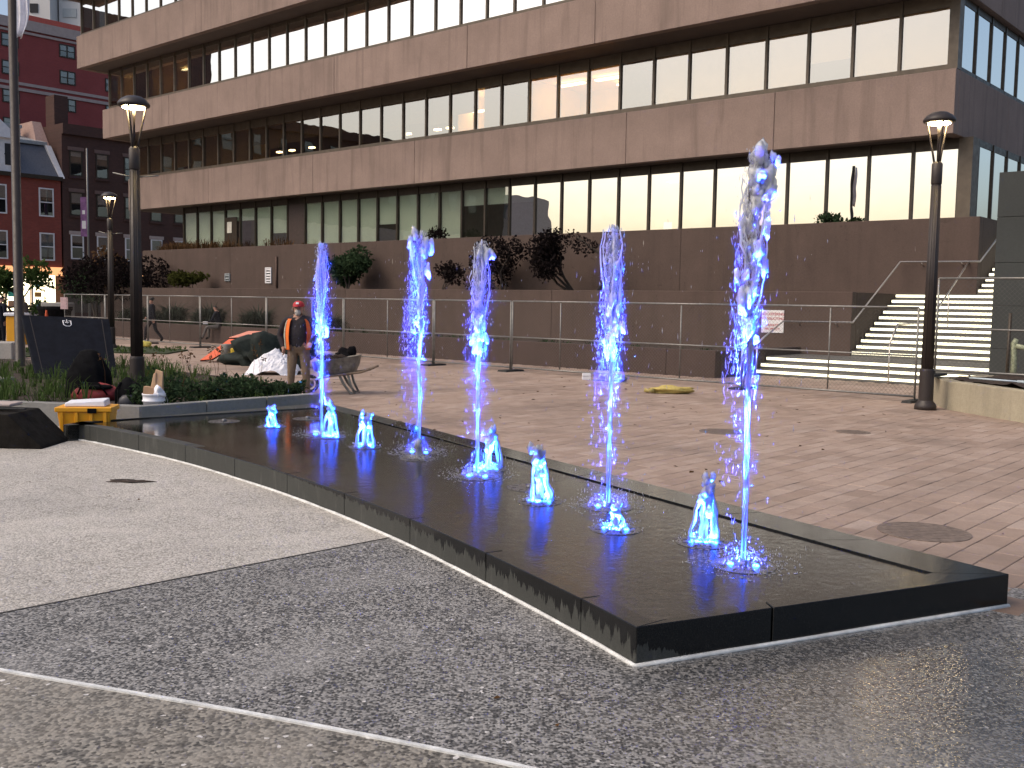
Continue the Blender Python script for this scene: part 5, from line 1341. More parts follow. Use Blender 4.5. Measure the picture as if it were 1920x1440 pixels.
short_jet((0.24, 8.14), .42, 'tumbling lit jet with two legs right of the middle tall jet', 26, [(.07, 0), (-.07, 0), (.11, 0)], .04, 1.3, (-.03, 0))
short_jet((0.76, 7.17), .17, 'stubby lit jet on a round cover before the second tall jet from the right', 27, [(.05, .0)], .022, 1.0)
short_jet((1.32, 6.80), .45, 'leaning lit jet left of the tallest jet', 28, [(-.10, 0), (.07, 0), (.09, 0)], .03, 1.3, (.03, 0))
for xy, lab in (((-3.75, 13.15), 'round cover without a jet at the left end of the wet basin'), ((-2.75, 13.6), 'dark round cover behind the smallest lit jet'), ((0.17, 8.75), 'round cover without water behind the two-legged jet')):
    t = thing('drain_cover', lab, 'cover plate', (*xy, ZP)); cover(t, Vector((*xy, ZP)), .2)
# ================================================================== SMALL THINGS ON THE GROUND
def HX(pts, name, mat, parent=None): return MB().hexa(pts).build(name, mat, parent)
m_navy = M('navy_board_face', (0.009, 0.0105, 0.0165), 0.7, 0, 0.25, 6, 0.15, 80, spec=0.1)
m_black = M('black_cloth', (0.008, 0.008, 0.009), 0.95, 0, 0.4, 9, spec=0.05)
m_tarp = M('dark_green_tarp', (0.016, 0.022, 0.02), 0.7, 0, 0.4, 6, spec=0.15)
m_orange = M('orange_vinyl', (0.62, 0.10, 0.03), 0.55, 0, 0.12, 6)
m_white = M('white_plastic', (0.75, 0.75, 0.8), 0.5, 0, 0.05, 8)
m_yellow = M('yellow_plastic', (0.80, 0.36, 0.015), 0.42, 0, 0.06, 6)
m_steel = M('worn_grey_steel', (0.20, 0.19, 0.17), 0.6, 0.3, 0.35, 12)
m_wood = M('weathered_wood', (0.22, 0.16, 0.11), 0.8, 0, 0.3, 14)
m_red = M('red_cloth', (0.22, 0.02, 0.022), 0.75, 0, 0.3, 9)
m_paperbag = M('brown_paper', (0.50, 0.33, 0.20), 0.85, 0, 0.1, 8)
m_card = M('cardboard', (0.40, 0.25, 0.15), 0.9, 0, 0.1, 8)
# leaning board
bd = thing('leaning_board', 'large dark navy board leaning back in the bed, with a white crest', 'board', (-8.5, 19.5, 0.15))
BL, BR, TL, TR = Vector((-8.92, 19.0, 0.12)), Vector((-7.70, 19.75, 0.12)), Vector((-9.62, 19.85, 1.40)), Vector((-8.20, 20.6, 1.33))
nb = (BR - BL).cross(TL - BL).normalized(); nb = nb if nb.y < 0 else -nb
th = -nb * 0.10
bevel(HX([BL, BR, BR + th, BL + th, TL, TR, TR + th, TL + th], 'panel', m_navy, bd), 0.012, 2)
def onb(a, b, d=0.004):
    lo = BL.lerp(BR, a); hi = TL.lerp(TR, a); return lo.lerp(hi, b) - th.normalized() * d
for a0, a1, b0, b1 in ((0.085, 0.095, 0.02, 0.98), (0.905, 0.915, 0.02, 0.98)):
    HX([onb(a0, b0, .0), onb(a1, b0, .0), onb(a1, b1, .0), onb(a0, b1, .0), onb(a0, b0, .003), onb(a1, b0, .003), onb(a1, b1, .003), onb(a0, b1, .003)], 'edge_strip', m_lampmetal, bd)
mb = MB()
def seg(pts, r=0.010):
    mb.tube([onb(*p) for p in pts], r, 5)
cx_, cy_ = 0.50, 0.905
seg([(cx_ - .045, cy_ + .03), (cx_ - .045, cy_ - .03), (cx_ - .02, cy_ - .052), (cx_ + .02, cy_ - .052), (cx_ + .045, cy_ - .03), (cx_ + .045, cy_ + .03)])
seg([(cx_ - .05, cy_ + .03), (cx_ - .02, cy_ + .03)]); seg([(cx_ + .02, cy_ + .03), (cx_ + .05, cy_ + .03)]); seg([(cx_, cy_ + .05), (cx_, cy_ - .01)], .008); seg([(cx_ - .025, cy_ + .005), (cx_ + .025, cy_ + .005)], .007)
mb.build('crest', m_white, bd, True)
# draped black cloth over a stand
def drape(name, mat, parent, c, rx, ry, prof, seed, folds=9, amp=.06):
    mb = MB(); n = 48; vs = []
    for k, (f, z) in enumerate(prof):
        for i in range(n):
            a = 2 * PI * i / n; q = 1 + amp * (1 - z / prof[-1][1]) * math.sin(a * folds + seed) + .08 * noise.noise(Vector((math.cos(a) * 2, math.sin(a) * 2, z * 4 + seed)))
            vs.append(Vector(c) + Vector((math.copysign(abs(math.cos(a)) ** .8, math.cos(a)) * rx * f * q, math.copysign(abs(math.sin(a)) ** .8, math.sin(a)) * ry * f * q, z)))
    m = len(prof); fs = [(k * n + i, k * n + (i + 1) % n, (k + 1) * n + (i + 1) % n, (k + 1) * n + i) for k in range(m - 1) for i in range(n)]
    fs += [tuple(range((m - 1) * n, m * n))]
    mb.add(vs, fs); return mb.build(name, mat, parent, True)
t = thing('draped_cloth', 'black cloth draped over a hooded shape behind the yellow toolbox', 'cloth', (-6.68, 15.95, .2))
drape('cloth', m_black, t, (-6.68, 15.95, .18), .33, .28, [(1.0, 0), (.98, .15), (.95, .3), (.9, .42), (.72, .56), (.5, .68), (.38, .74), (.2, .765), (.02, .77)], 1, 7, .07)
t = thing('red_bag', 'dark red and black duffel bag under the draped black cloth', 'bag', (-6.3, 15.5, .2))
MB().blob((-6.38, 15.5, .28), .34, .2, .17, 3, .25, 4).build('body', m_red, t, True); MB().blob((-6.38, 15.47, .40), .27, .18, .05, 2, .2, 5).build('top_flap', m_black, t, True)
MB().tube([Vector((-6.6, 15.33, .3)), Vector((-6.5, 15.28, .47)), Vector((-6.25, 15.28, .47)), Vector((-6.15, 15.33, .3))], .016, 6).build('handle', m_black, t, True)
# toolbox
tb = thing('yellow_toolbox', 'yellow plastic toolbox on the pavement at the left end of the basin', 'toolbox', (-5.5, 13.0, 0))
Tt = Matrix.Translation(Vector((-5.50, 13.06, 0))) @ Matrix.Rotation(math.radians(8), 4, 'Z')
def TB(*a): return MB().box(*a, Tt)
mbx = MB(); mbx.hexa([Tt @ Vector(p) for p in [(-.29, -.17, .05), (.30, -.17, .05), (.30, .17, .05), (-.29, .17, .05), (-.32, -.19, .31), (.33, -.19, .31), (.33, .19, .31), (-.32, .19, .31)]])
bevel(mbx.build('box_body', m_yellow, tb), .014, 2); bevel(TB(-.345, .355, -.215, .215, .312, .375).build('lid', m_yellow, tb), .012, 2)
for x in (-.26, -.08, .10, .27): bevel(TB(x - .022, x + .022, -.212, -.186, .06, .308).build('rib', m_yellow, tb), .006)
bevel(TB(.06, .17, -.236, -.216, .30, .36).build('latch', m_black, tb), .004); bevel(TB(.0, .24, -.2, -.188, .16, .19).build('label_strip', M('faded_print', (0.42, 0.13, 0.03), 0.6), tb), .003)
for x in (-.24, .25): bevel(TB(x - .05, x + .05, -.15, .15, -.0, .048).build('foot', m_black, tb), .01)
t = thing('white_parcel', 'flat white parcel lying on top of the yellow toolbox', 'parcel', (-5.5, 13.0, .376))
bevel(MB().hexa([Tt @ Vector(p) for p in [(-.24, -.15, .378), (.26, -.16, .378), (.26, .13, .378), (-.24, .13, .378), (-.235, -.145, .425), (.25, -.15, .455), (.25, .12, .47), (-.235, .12, .44)]]).build('parcel_body', m_white, t), .012, 2)
# backpack, bucket, paper bag
t = thing('black_backpack', 'black backpack slumped in the bed left of the white bucket', 'backpack', (-5.75, 15.1, .2))
MB().blob((-5.72, 15.1, .30), .20, .15, .26, 3, .22, 2).build('body', m_black, t, True); MB().blob((-5.70, 14.96, .22), .14, .07, .13, 2, .15, 3).build('front_pocket', M('black_nylon', (0.02, 0.021, 0.03), 0.5), t, True)
for s_ in (-1, 1): MB().tube([Vector((-5.72 + s_ * .1, 15.02, .52)), Vector((-5.72 + s_ * .15, 14.95, .4)), Vector((-5.72 + s_ * .16, 14.98, .15))], .016, 6).build('strap', m_black, t, True)
bk = thing('white_bucket', 'white plastic bucket holding cardboard and a paper bag at the back of the basin', 'bucket', (-5.18, 14.15, .2))
bc = Vector((-5.02, 14.15, .0))
MB().lathe([(.135, .21), (.145, .33), (.157, .335), (.157, .355), (.147, .36), (.152, .42), (.16, .425), (.16, .445), (.150, .445), (.14, .30)], bc, 28).build('pail', m_white, bk, True)
MB().tube([bc + Vector((.155, 0, .42)), bc + Vector((.20, -.03, .36)), bc + Vector((.21, -.05, .30)), bc + Vector((.17, -.07, .29))], .005, 6).build('wire_handle', m_galv, bk, True)
t = thing('cardboard_box', 'small cardboard box standing in the white bucket', 'box', bc + Vector((-.06, 0, .4)))
Tc = Matrix.Translation(bc + Vector((-.06, -.03, .40))) @ Matrix.Rotation(.12, 4, 'Y'); bevel(MB().box(-.075, .075, -.04, .04, 0, .14, Tc).build('carton', m_card, t), .003)
t = thing('paper_bag', 'tall folded brown paper bag standing in the white bucket', 'paper bag', bc + Vector((.02, .04, .4)))
Tc = Matrix.Translation(bc + Vector((.02, .05, .38)))
mb = MB(); mb.hexa([Tc @ Vector(p) for p in [(-.09, -.03, 0), (.085, -.04, 0), (.085, .05, 0), (-.09, .05, 0), (-.005, -.012, .40), (.10, -.02, .36), (.10, .0, .37), (-.005, .012, .40)]])
bevel(mb.build('bag_body', m_paperbag, t), .006)
bevel(MB().hexa([Tc @ Vector(p) for p in [(-.10, -.045, .0), (-.0, -.045, .0), (.0, -.03, .0), (-.1, -.03, .0), (-.03, -.03, .34), (.005, -.035, .36), (.005, -.02, .36), (-.03, -.018, .34)]]).build('folded_side', m_paperbag, t), .004)
t = thing('crumpled_wrapper', 'crumpled white plastic wrapper stuffed into the white bucket', 'wrapper', bc + Vector((.08, -.06, .4)))
MB().blob(bc + Vector((.085, -.06, .45)), .075, .06, .085, 3, .8, 7).build('film', m_white, t, True)
# dark ramp with a pale box on it at the left edge
t = thing('dark_ramp', 'dark rubber ramp with a sloping end at the left edge of the pavement', 'ramp', (-6.2, 12.0, 0))
mb = MB(); pr = [(-7.3, 0), (-5.47, 0), (-5.49, .035), (-5.80, .34), (-5.86, .40), (-7.3, .43)]
mb.add([(x, 11.72 - .05 * (x + 5.5) * 0, z) for x, z in pr] + [(x + .0, 12.5, z) for x, z in pr], [tuple(range(5, -1, -1)), tuple(range(6, 12))] + [(i, (i + 1) % 6, 6 + (i + 1) % 6, 6 + i) for i in range(6)])
bevel(mb.build('ramp_body', M('ramp_rubber', (0.015, 0.013, 0.011), 0.85, 0, 0.4, 7, 0.4, 50, spec=0.1), t), .012, 2)
bevel(MB().box(-7.3, -5.80, 12.0, 12.05, .425, .445).build('lip', m_rubber, t), .004)
t = thing('pale_tray', 'pale grey tray lying on top of the dark ramp at the left edge', 'tray', (-6.4, 12.25, .43)); bevel(MB().box(-6.9, -6.02, 12.1, 12.42, .447, .485).build('tray_body', m_bandstone, t), .01)
# concrete block, cone, kerb stuff further back at the left
t = thing('concrete_block', 'pale concrete block on the grass at the left edge', 'block', (-14.4, 28, 0)); bevel(MB().box(-15.6, -13.75, 27.8, 28.6, .0, .47).build('block_body', m_sidewalk, t), .02)
t = thing('white_slab', 'pale stone slab on edge of the bed left of the navy board', 'slab', (-10.6, 18.5, .2)); bevel(MB().hexa([Vector(p) for p in [(-12.6, 18.1, .16), (-9.3, 18.2, .16), (-9.3, 18.9, .16), (-12.6, 18.9, .16), (-12.6, 18.1, .26), (-9.3, 18.2, .26), (-9.3, 18.9, .26), (-12.6, 18.9, .26)]]).build('slab_body', m_sidewalk, t), .01)
t = thing('traffic_cone', 'orange traffic cone behind the navy board', 'cone', (-20.0, 43.5, 0))
MB().lathe([(.14, .04), (.035, .86), (.03, .88)], (-20.0, 43.5, .25), 16).build('cone_body', m_orange, t, True); MB().box(-20.22, -19.78, 43.28, 43.72, 0.0, .28).build('base', m_orange, t)
t = thing('round_planter', 'low round black planter behind the orange cone', 'planter', (-20.4, 44.5, 0)); MB().lathe([(.55, 0), (.62, .5), (.68, 1.05), (.74, 1.15), (.74, 1.28), (.6, 1.28), (.58, 1.1)], (-20.4, 45.2, 0), 24).build('tub', m_black, t, True)
t = thing('concrete_planter_box', 'large pale concrete box beside the round black planter', 'planter', (-21.0, 46.8, 0)); bevel(MB().box(-21.5, -20.5, 46.2, 47.5, 0, 1.45).build('box_body', m_sidewalk, t), .04)
t = thing('yellow_crate', 'tall orange yellow crate just left of the navy board', 'crate', (-14.7, 30, 0)); bevel(MB().box(-14.9, -14.45, 29.8, 30.2, 0.3, 1.15).build('crate_body', m_yellow, t), .02); bevel(MB().box(-14.95, -14.4, 29.75, 30.25, 1.152, 1.25).build('white_lid', m_white, t), .02)
# heap by the fence: tarp, boards, bucket, sheeting
t = thing('tarp_heap', 'heap of dark green tarpaulin on the pavers left of the man', 'tarp', (-6.6, 26.6, 0))
MB().blob((-6.05, 26.5, .30), .75, .6, .62, 3, .9, 3).blob((-6.9, 27.2, .25), .8, .6, .45, 3, .8, 6).build('tarp', m_tarp, t, True)
def board(label, pts, hgt=.03, mat=None):
    t = thing('orange_sign_board', label, 'sign board', sum(pts, Vector()) / 4, 0, 'orange boards in the heap'); n_ = (pts[1] - pts[0]).cross(pts[3] - pts[0]).normalized() * hgt
    bevel(HX([p for p in pts] + [p + n_ for p in pts], 'panel', mat or m_orange, t), .006)
    for a, b in ((0, 1), (1, 2), (2, 3), (3, 0)): MB().tube([pts[a], pts[b]], .018, 6).build('edge', m_black, t)
board('bright orange board lying tilted at the left end of the heap', [Vector((-8.75, 28.4, .02)), Vector((-8.3, 28.0, .08)), Vector((-7.55, 28.6, .62)), Vector((-8.1, 29.0, .60))])
board('faded orange board lying flat on top of the tarp heap', [Vector((-7.95, 28.4, .66)), Vector((-7.2, 27.9, .72)), Vector((-6.95, 28.3, .86)), Vector((-7.5, 28.8, .84))], .03, M('faded_orange_vinyl', (0.62, 0.24, 0.17), 0.7, 0, 0.15, 6))
t = thing('red_bucket', 'red plastic bucket in front of the tarp heap', 'bucket', (-7.15, 27.0, 0)); MB().lathe([(.12, 0), (.155, .34), (.165, .345), (.165, .365), (.145, .36), (.12, .1)], (-7.05, 27.4, 0), 22).build('pail', M('red_plastic', (0.45, 0.05, 0.04), 0.5), t, True)
t = thing('yellow_can', 'small yellow container between the red bucket and the orange boards', 'can', (-7.6, 27.9, 0)); bevel(MB().box(-7.75, -7.35, 27.8, 28.05, .0, .42).build('can_body', M('yellow_paint', (0.6, 0.42, 0.03), 0.5), t), .03, 2)
t = thing('concrete_stub', 'short grey concrete stub under the orange board', 'block', (-8.0, 28.1, 0)); MB().lathe([(.18, 0), (.16, .5), (.15, .52)], (-7.9, 28.0, 0), 14).build('stub', m_steel, t, True)
t = thing('plastic_sheeting', 'crumpled white plastic sheeting on the pavers just left of the man', 'sheeting', (-5.9, 25.0, 0))
mb = MB(); R8 = random.Random(4); n = 34; vs = []
for i in range(n):
    for j in range(n):
        x = -1 + 2 * i / (n - 1); y = -1 + 2 * j / (n - 1); r = math.hypot(x, y) / 1.1; h = max(0, 1 - r) ** .75
        nz = noise.noise(Vector((x * 2.4, y * 2.4, 1))) + .6 * abs(noise.noise(Vector((x * 5, y * 5, 2)))) + .3 * noise.noise(Vector((x * 11, y * 11, 3)))
        vs.append((-5.72 + x * .62 + .12 * h, 24.2 + y * .5, max(.0, h * .58 + nz * .16 * min(1, h * 3)) + .004))
mb.add(vs, [(i * n + j, (i + 1) * n + j, (i + 1) * n + j + 1, i * n + j + 1) for i in range(n - 1) for j in range(n - 1)]); o = mb.build('film', m_white, t, False, None, False)
md = o.modifiers.new('thick', 'SOLIDIFY'); md.thickness = .004
t = thing('black_bag', 'black bag slumped at the fence foot right of the wheelbarrow', 'bag', (-4.6, 27.8, 0)); MB().blob((-4.62, 27.8, .18), .26, .2, .24, 3, .7, 9).blob((-4.42, 27.8, .36), .12, .1, .16, 2, .6, 3).build('body', m_black, t, True)
t = thing('yellow_sandbag', 'faded yellow sandbag lying on the pavers before the fence', 'sandbag', (3.35, 20.4, 0)); MB().blob((3.28, 20.6, .07), .42, .16, .085, 3, .45, 2).build('sack', M('faded_yellow_sack', (0.46, 0.36, 0.11), 0.85, 0, 0.2, 14, .5, 60), t, True)
MB().tube([Vector((2.88, 20.55, .06)), Vector((2.78, 20.52, .05)), Vector((2.70, 20.55, .07))], [.05, .03, .045], 8).build('tied_neck', M('sack_neck', (0.4, 0.32, 0.11), 0.85), t, True)
t = thing('yellow_sandbag', 'small yellow sandbag on the pavers by the walking pedestrian, behind the left lamp', 'sandbag', (-12.7, 35.5, 0)); MB().blob((-13.15, 36.1, .09), .26, .2, .13, 3, .4, 5).build('sack', M('bright_yellow_sack', (0.6, 0.52, 0.12), 0.85), t, True)
t = thing('paper_cup', 'white takeaway box standing at the foot of the fence', 'box', (1.8, 24.4, 0)); bevel(MB().box(1.66, 1.87, 23.9, 24.05, 0, .075).build('tray', m_white, t), .008); bevel(MB().box(1.665, 1.865, 23.9, 24.05, .085, .15).build('lid', m_white, t), .01)
t = thing('grey_rubble', 'grey dusty slab of rubble at the fence foot near the white takeaway box', 'rubble', (2.3, 23.6, 0)); MB().blob((2.32, 23.6, .05), .36, .2, .10, 3, .7, 6).build('lump', m_steel, t, True)
t = thing('basin_litter', 'bright scrap of wet foil on the paving by the right corner of the basin', 'litter', (3.35, 6.65, 0)); MB().blob((3.28, 6.75, .015), .02, .03, .015, 1, .6, 2).blob((3.25, 6.90, .012), .014, .02, .012, 1, .5, 4).build('scrap', m_white, t)
t = thing('dark_stain', 'dark wet leaf clump on the tan pavement near the toolbox', 'debris', (-3.6, 10.0, 0)); MB().blob((-3.72, 9.75, .004), .16, .07, .012, 3, .9, 8).build('clump', m_soil, t, True)

# ---- wheelbarrow
wb = thing('wheelbarrow', 'battered grey wheelbarrow full of rubble beside the man', 'wheelbarrow', (-3.5, 19.4, 0))
c = Vector((-3.42, 19.5, 0))
def tray(zb, zt, g):
    mb = MB(); n = 32; vs = []
    for (f, z) in ((.60, zb), (.86, zb + .08), (1.0, (zb + zt) / 2), (1.06, zt), (1.10, zt + .012), (1.04, zt + .012), (.96, (zb + zt) / 2), (.5, zb + .05)):
        for i in range(n):
            a = 2 * PI * i / n; x = math.copysign(abs(math.cos(a)) ** .55, math.cos(a)) * .43 * f; y = math.copysign(abs(math.sin(a)) ** .55, math.sin(a)) * .30 * f
            vs.append(c + Vector((x + .04, y, z + .07 * (x / .43) * (1 if z > zb + .1 else .3))))
    fs = [(k * n + i, k * n + (i + 1) % n, (k + 1) * n + (i + 1) % n, (k + 1) * n + i) for k in range(7) for i in range(n)] + [tuple(range(n)), tuple(range(7 * n, 8 * n))]
    mb.add(vs, fs); return mb
tray(.34, .66, 0).build('tray', m_steel, wb, True)
mb = MB(); R9 = random.Random(6)
for _ in range(26): mb.blob(c + Vector((R9.uniform(-.3, .34), R9.uniform(-.18, .18), .62 + R9.uniform(0, .08))), R9.uniform(.04, .1), R9.uniform(.04, .09), R9.uniform(.03, .07), 1, .5, R9.random() * 9)
mb.build('rubble', m_soil, wb)
for s_ in (-1, 1):
    MB().tube([c + Vector((-.55, s_ * .12, .22)), c + Vector((-.1, s_ * .2, .33)), c + Vector((.55, s_ * .29, .43)), c + Vector((.80, s_ * .31, .52))], [.02, .022, .022, .02], 7).build('handle', m_wood, wb, True)
    MB().tube([c + Vector((.28, s_ * .22, .40)), c + Vector((.33, s_ * .23, .2)), c + Vector((.42, s_ * .24, .015)), c + Vector((.34, s_ * .24, .015)), c + Vector((.2, s_ * .23, .2)), c + Vector((.12, s_ * .21, .36))], .026, 6).build('leg', m_steel, wb, True)
mb = MB(); wc = c + Vector((-.48, 0, .17)); ring = [wc + Vector((math.cos(a) * .145, 0, math.sin(a) * .145)) for a in [2 * PI * i / 20 for i in range(21)]]
wh = MB().tube(ring, .035, 8, False).build('wheel', m_rubber, wb, True); MB().tube([wc - Vector((0, .1, 0)), wc + Vector((0, .1, 0))], .014, 8).tube([wc - Vector((0, .02, 0)), wc + Vector((0, .02, 0))], .08, 12).build('hub', m_steel, wh, True)

# ================================================================== PEOPLE
m_skin = M('skin', (0.40, 0.22, 0.16), 0.6, 0, 0.08, 20)
m_jacket = M('charcoal_jacket', (0.045, 0.04, 0.045), 0.85, 0, 0.25, 14, .4, 30, spec=0.08)
m_khaki = M('khaki_trousers', (0.21, 0.145, 0.095), 0.85, 0, 0.2, 12, .4, 25)
m_boot = M('brown_boot', (0.10, 0.06, 0.04), 0.7)
m_dcoat = M('dark_blue_coat', (0.016, 0.018, 0.026), 0.85, spec=0.08); m_dtrous = M('dark_trousers', (0.02, 0.02, 0.026), 0.85, spec=0.08); m_grey = M('grey_trousers', (0.10, 0.09, 0.085), 0.85)
m_hair = M('dark_hair', (0.012, 0.010, 0.010), 0.7)
def person(label, loc, rz, J, E, mats, sub=2, group=None):
    """one continuous skin from a joint skeleton; J name -> (x, y, z, radius), E (a, b, zone)"""
    t = thing('person', label, 'person', loc, rz, group)
    names = list(J); ix = {n_: i for i, n_ in enumerate(names)}
    me = bpy.data.meshes.new('body'); me.from_pydata([J[n_][:3] for n_ in names], [(ix[a], ix[b]) for a, b, z in E], [])
    o = bpy.data.objects.new('body', me); COL.objects.link(o)
    sk = o.modifiers.new('skin', 'SKIN'); sk.use_smooth_shade = True
    sv = me.skin_vertices[0].data
    for n_ in names:
        r = J[n_][3]; sv[ix[n_]].radius = (r, r) if not isinstance(r, tuple) else r; sv[ix[n_]].use_root = (n_ == 'pelvis')
    ss = o.modifiers.new('sub', 'SUBSURF'); ss.levels = sub; ss.render_levels = sub
    bpy.context.view_layer.update()
    nm = bpy.data.meshes.new_from_object(o.evaluated_get(bpy.context.evaluated_depsgraph_get()))
    bpy.data.objects.remove(o); nm.name = 'body'
    zones = sorted({z for _, _, z in E}); nm.materials.clear()
    for z in zones: nm.materials.append(mats[z])
    segs = [(Vector(J[a][:3]), Vector(J[b][:3]), zones.index(z)) for a, b, z in E]
    for p in nm.polygons:
        q = p.center; best = None
        for a, b, zi in segs:
            d = b - a; k = max(0, min(1, (q - a).dot(d) / max(1e-9, d.length_squared))); l = (q - a - d * k).length
            if best is None or l < best[0]: best = (l, zi)
        p.material_index = best[1]; p.use_smooth = True
    ob = bpy.data.objects.new('body', nm); COL.objects.link(ob); ob.parent = t
    return t
def hand(J, E, pre, w_, d, side, curl, zone='skin', par=None):
    """palm, four unequal fingers and a thumb from the side of the palm"""
    d = Vector(d).normalized(); w_ = Vector(w_); s = Vector(side).normalized(); n_ = d.cross(s).normalized()
    J[pre + 'palm'] = (*(w_ + d * .055), .034); E.append((par, pre + 'palm', zone))
    for i, (off, ln) in enumerate(((-.033, .062), (-.011, .074), (.011, .07), (.033, .055))):
        b = w_ + d * .085 + s * off; m = b + d * ln * .5 + n_ * curl * .012; e = b + d * ln * .85 + n_ * curl * .04
        J[f'{pre}f{i}a'] = (*b, .0105); J[f'{pre}f{i}b'] = (*m, .0095); J[f'{pre}f{i}c'] = (*e, .0085)
        E.append((pre + 'palm', f'{pre}f{i}a', zone)); E.append((f'{pre}f{i}a', f'{pre}f{i}b', zone)); E.append((f'{pre}f{i}b', f'{pre}f{i}c', zone))
    b = w_ + d * .04 - s * .042; J[pre + 't1'] = (*b, .0125); J[pre + 't2'] = (*(b + d * .035 - s * .02 + n_ * curl * .015), .0105); J[pre + 't3'] = (*(b + d * .062 - s * .018 + n_ * curl * .03), .009)
    E.append((pre + 'palm', pre + 't1', zone)); E.append((pre + 't1', pre + 't2', zone)); E.append((pre + 't2', pre + 't3', zone))
def skeleton(pose):
    J = dict(pelvis=(0, .0, .90, (.16, .13)), waist=(0, -.015, 1.03, (.175, .15)), belly=(0, -.025, 1.14, (.18, .155)), chest=(0, -.005, 1.30, (.175, .13)), collar=(0, .01, 1.43, (.11, .085)),
             neck=(.005, -.005, 1.50, .058), jaw=(.012, -.035, 1.565, .068), skull=(.012, -.02, 1.64, .088), crown=(.012, -.01, 1.70, .06))
    J.update(pose)
    E = [('pelvis', 'waist', 'coat'), ('waist', 'belly', 'coat'), ('belly', 'chest', 'coat'), ('chest', 'collar', 'coat'), ('collar', 'neck', 'skin'), ('neck', 'jaw', 'skin'), ('jaw', 'skull', 'skin'), ('skull', 'crown', 'head')]
    for s_ in 'lr':
        E += [('pelvis', 'hip' + s_, 'leg'), ('hip' + s_, 'knee' + s_, 'leg'), ('knee' + s_, 'ankle' + s_, 'leg'), ('ankle' + s_, 'toe' + s_, 'boot'),
              ('collar', 'sho' + s_, 'coat'), ('sho' + s_, 'elb' + s_, 'coat'), ('elb' + s_, 'wri' + s_, 'coat')]
    return J, E
J, E = skeleton(dict(
    hipl=(-.09, 0, .84, .105), kneel=(-.105, -.035, .48, .075), anklel=(-.13, .01, .10, .052), toel=(-.17, -.14, .045, .045),
    hipr=(.10, 0, .84, .105), kneer=(.13, -.03, .48, .075), ankler=(.15, .0, .10, .052), toer=(.19, -.15, .045, .045),
    shol=(-.20, .01, 1.405, .075), elbl=(-.315, .03, 1.12, .056), wril=(-.235, -.06, .90, .040),
    shor=(.21, .01, 1.405, .075), elbr=(.30, -.04, 1.14, .056), wrir=(.24, -.22, .98, .040)))
hand(J, E, 'l', J['wril'][:3], (.25, -.15, -1), (0, 1, 0.1), -1, par='wril'); hand(J, E, 'r', J['wrir'][:3], (-.1, -.6, -.6), (.9, 0, .1), 1, par='wrir')
man = person('bearded workman in red cap, orange vest and khaki trousers standing behind the leftmost jets', (-4.0, 18.9, 0), .0, J, E, dict(coat=m_jacket, leg=m_khaki, boot=m_boot, skin=m_skin, head=m_skin))
man.scale = (1.13, 1.12, 1.0)
Tm = wm(man)
def MP(p): return Tm @ Vector(p)
# vest: two front panels and a back panel following the torso
def shell(a0, a1, z0, z1, name, mat, off_=.022):
    mb = MB(); n, m = 12, 10; vs = []
    prof = [(.80, .165, .15), (.95, .185, .165), (1.10, .198, .178), (1.25, .192, .158), (1.38, .165, .125), (1.45, .12, .095)]
    def rad(z):
        for (za, xa, ya), (zb, xb, yb) in zip(prof[:-1], prof[1:]):
            if z <= zb: k = max(0, (z - za) / (zb - za)); return xa + (xb - xa) * k, ya + (yb - ya) * k
        return prof[-1][1:]
    for lay in (0, .008):
        for i in range(n + 1):
            for j in range(m + 1):
                z = z0 + (z1 - z0) * j / m; a = a0 + (a1 - a0) * i / n; rx, ry = rad(z)
                k = 1 + .03 * noise.noise(Vector((a * 3, z * 6, 1)))
                vs.append(MP((math.cos(a) * (rx + off_ + lay) * k, math.sin(a) * (ry + off_ + lay) * k - .012, z)))
    q = (n + 1) * (m + 1); fs = []
    for i in range(n):
        for j in range(m):
            f = (i * (m + 1) + j, (i + 1) * (m + 1) + j, (i + 1) * (m + 1) + j + 1, i * (m + 1) + j + 1); fs += [f, tuple(x + q for x in f)]
    mb.add(vs, fs); return mb.build(name, mat, man, True)
m_vest = M('hi_vis_orange', (0.85, 0.17, 0.02), 0.7, 0, 0.12, 14)
m_trim = M('reflective_tape', (0.5, 0.5, 0.42), 0.3)
shell(-PI * .96, -PI * .68, .86, 1.43, 'vest_panel', m_vest); shell(-PI * .22, -PI * .02, .86, 1.43, 'vest_panel', m_vest); shell(.05 * PI, .95 * PI, .88, 1.42, 'vest_back', m_vest)
shell(-PI * .86, -PI * .80, .88, 1.40, 'reflective_strip', m_trim, .032)
cp = MB(); hc = Vector((.012, -.02, 1.655))
vs = []; n = 20
for k in range(6):
    el_ = k / 5 * PI / 2 * .97
    for i in range(n):
        a = 2 * PI * i / n; vs.append(MP(hc + Vector((math.cos(a) * math.cos(el_) * .098, math.sin(a) * math.cos(el_) * .112, math.sin(el_) * .10 + .01))))
cp.add(vs, [(k * n + i, k * n + (i + 1) % n, (k + 1) * n + (i + 1) % n, (k + 1) * n + i) for k in range(5) for i in range(n)] + [tuple(range(5 * n, 6 * n))])
mcap = M('red_cap', (0.42, 0.02, 0.03), 0.7); cap = cp.build('cap', mcap, man, True)
br = MB(); P8 = [(math.cos(a) * .088, math.sin(a) * .10 - .005) for a in [PI + PI * i / 10 for i in range(11)]]; Q8 = [(math.cos(a) * .085, math.sin(a) * .185) for a in [PI + PI * i / 10 for i in range(11)]]
br.add([MP(hc + Vector((x, y, .018 + dz))) for dz in (0, .008) for x, y in P8] + [MP(hc + Vector((x, y, -.004 + dz))) for dz in (0, .008) for x, y in Q8],
       [(i, i + 1, 22 + i + 1, 22 + i) for i in range(10)] + [(11 + i, 11 + i + 1, 33 + i + 1, 33 + i) for i in range(10)] + [(22 + i, 23 + i, 34 + i, 33 + i) for i in range(10)])
br.build('brim', mcap, cap, True)
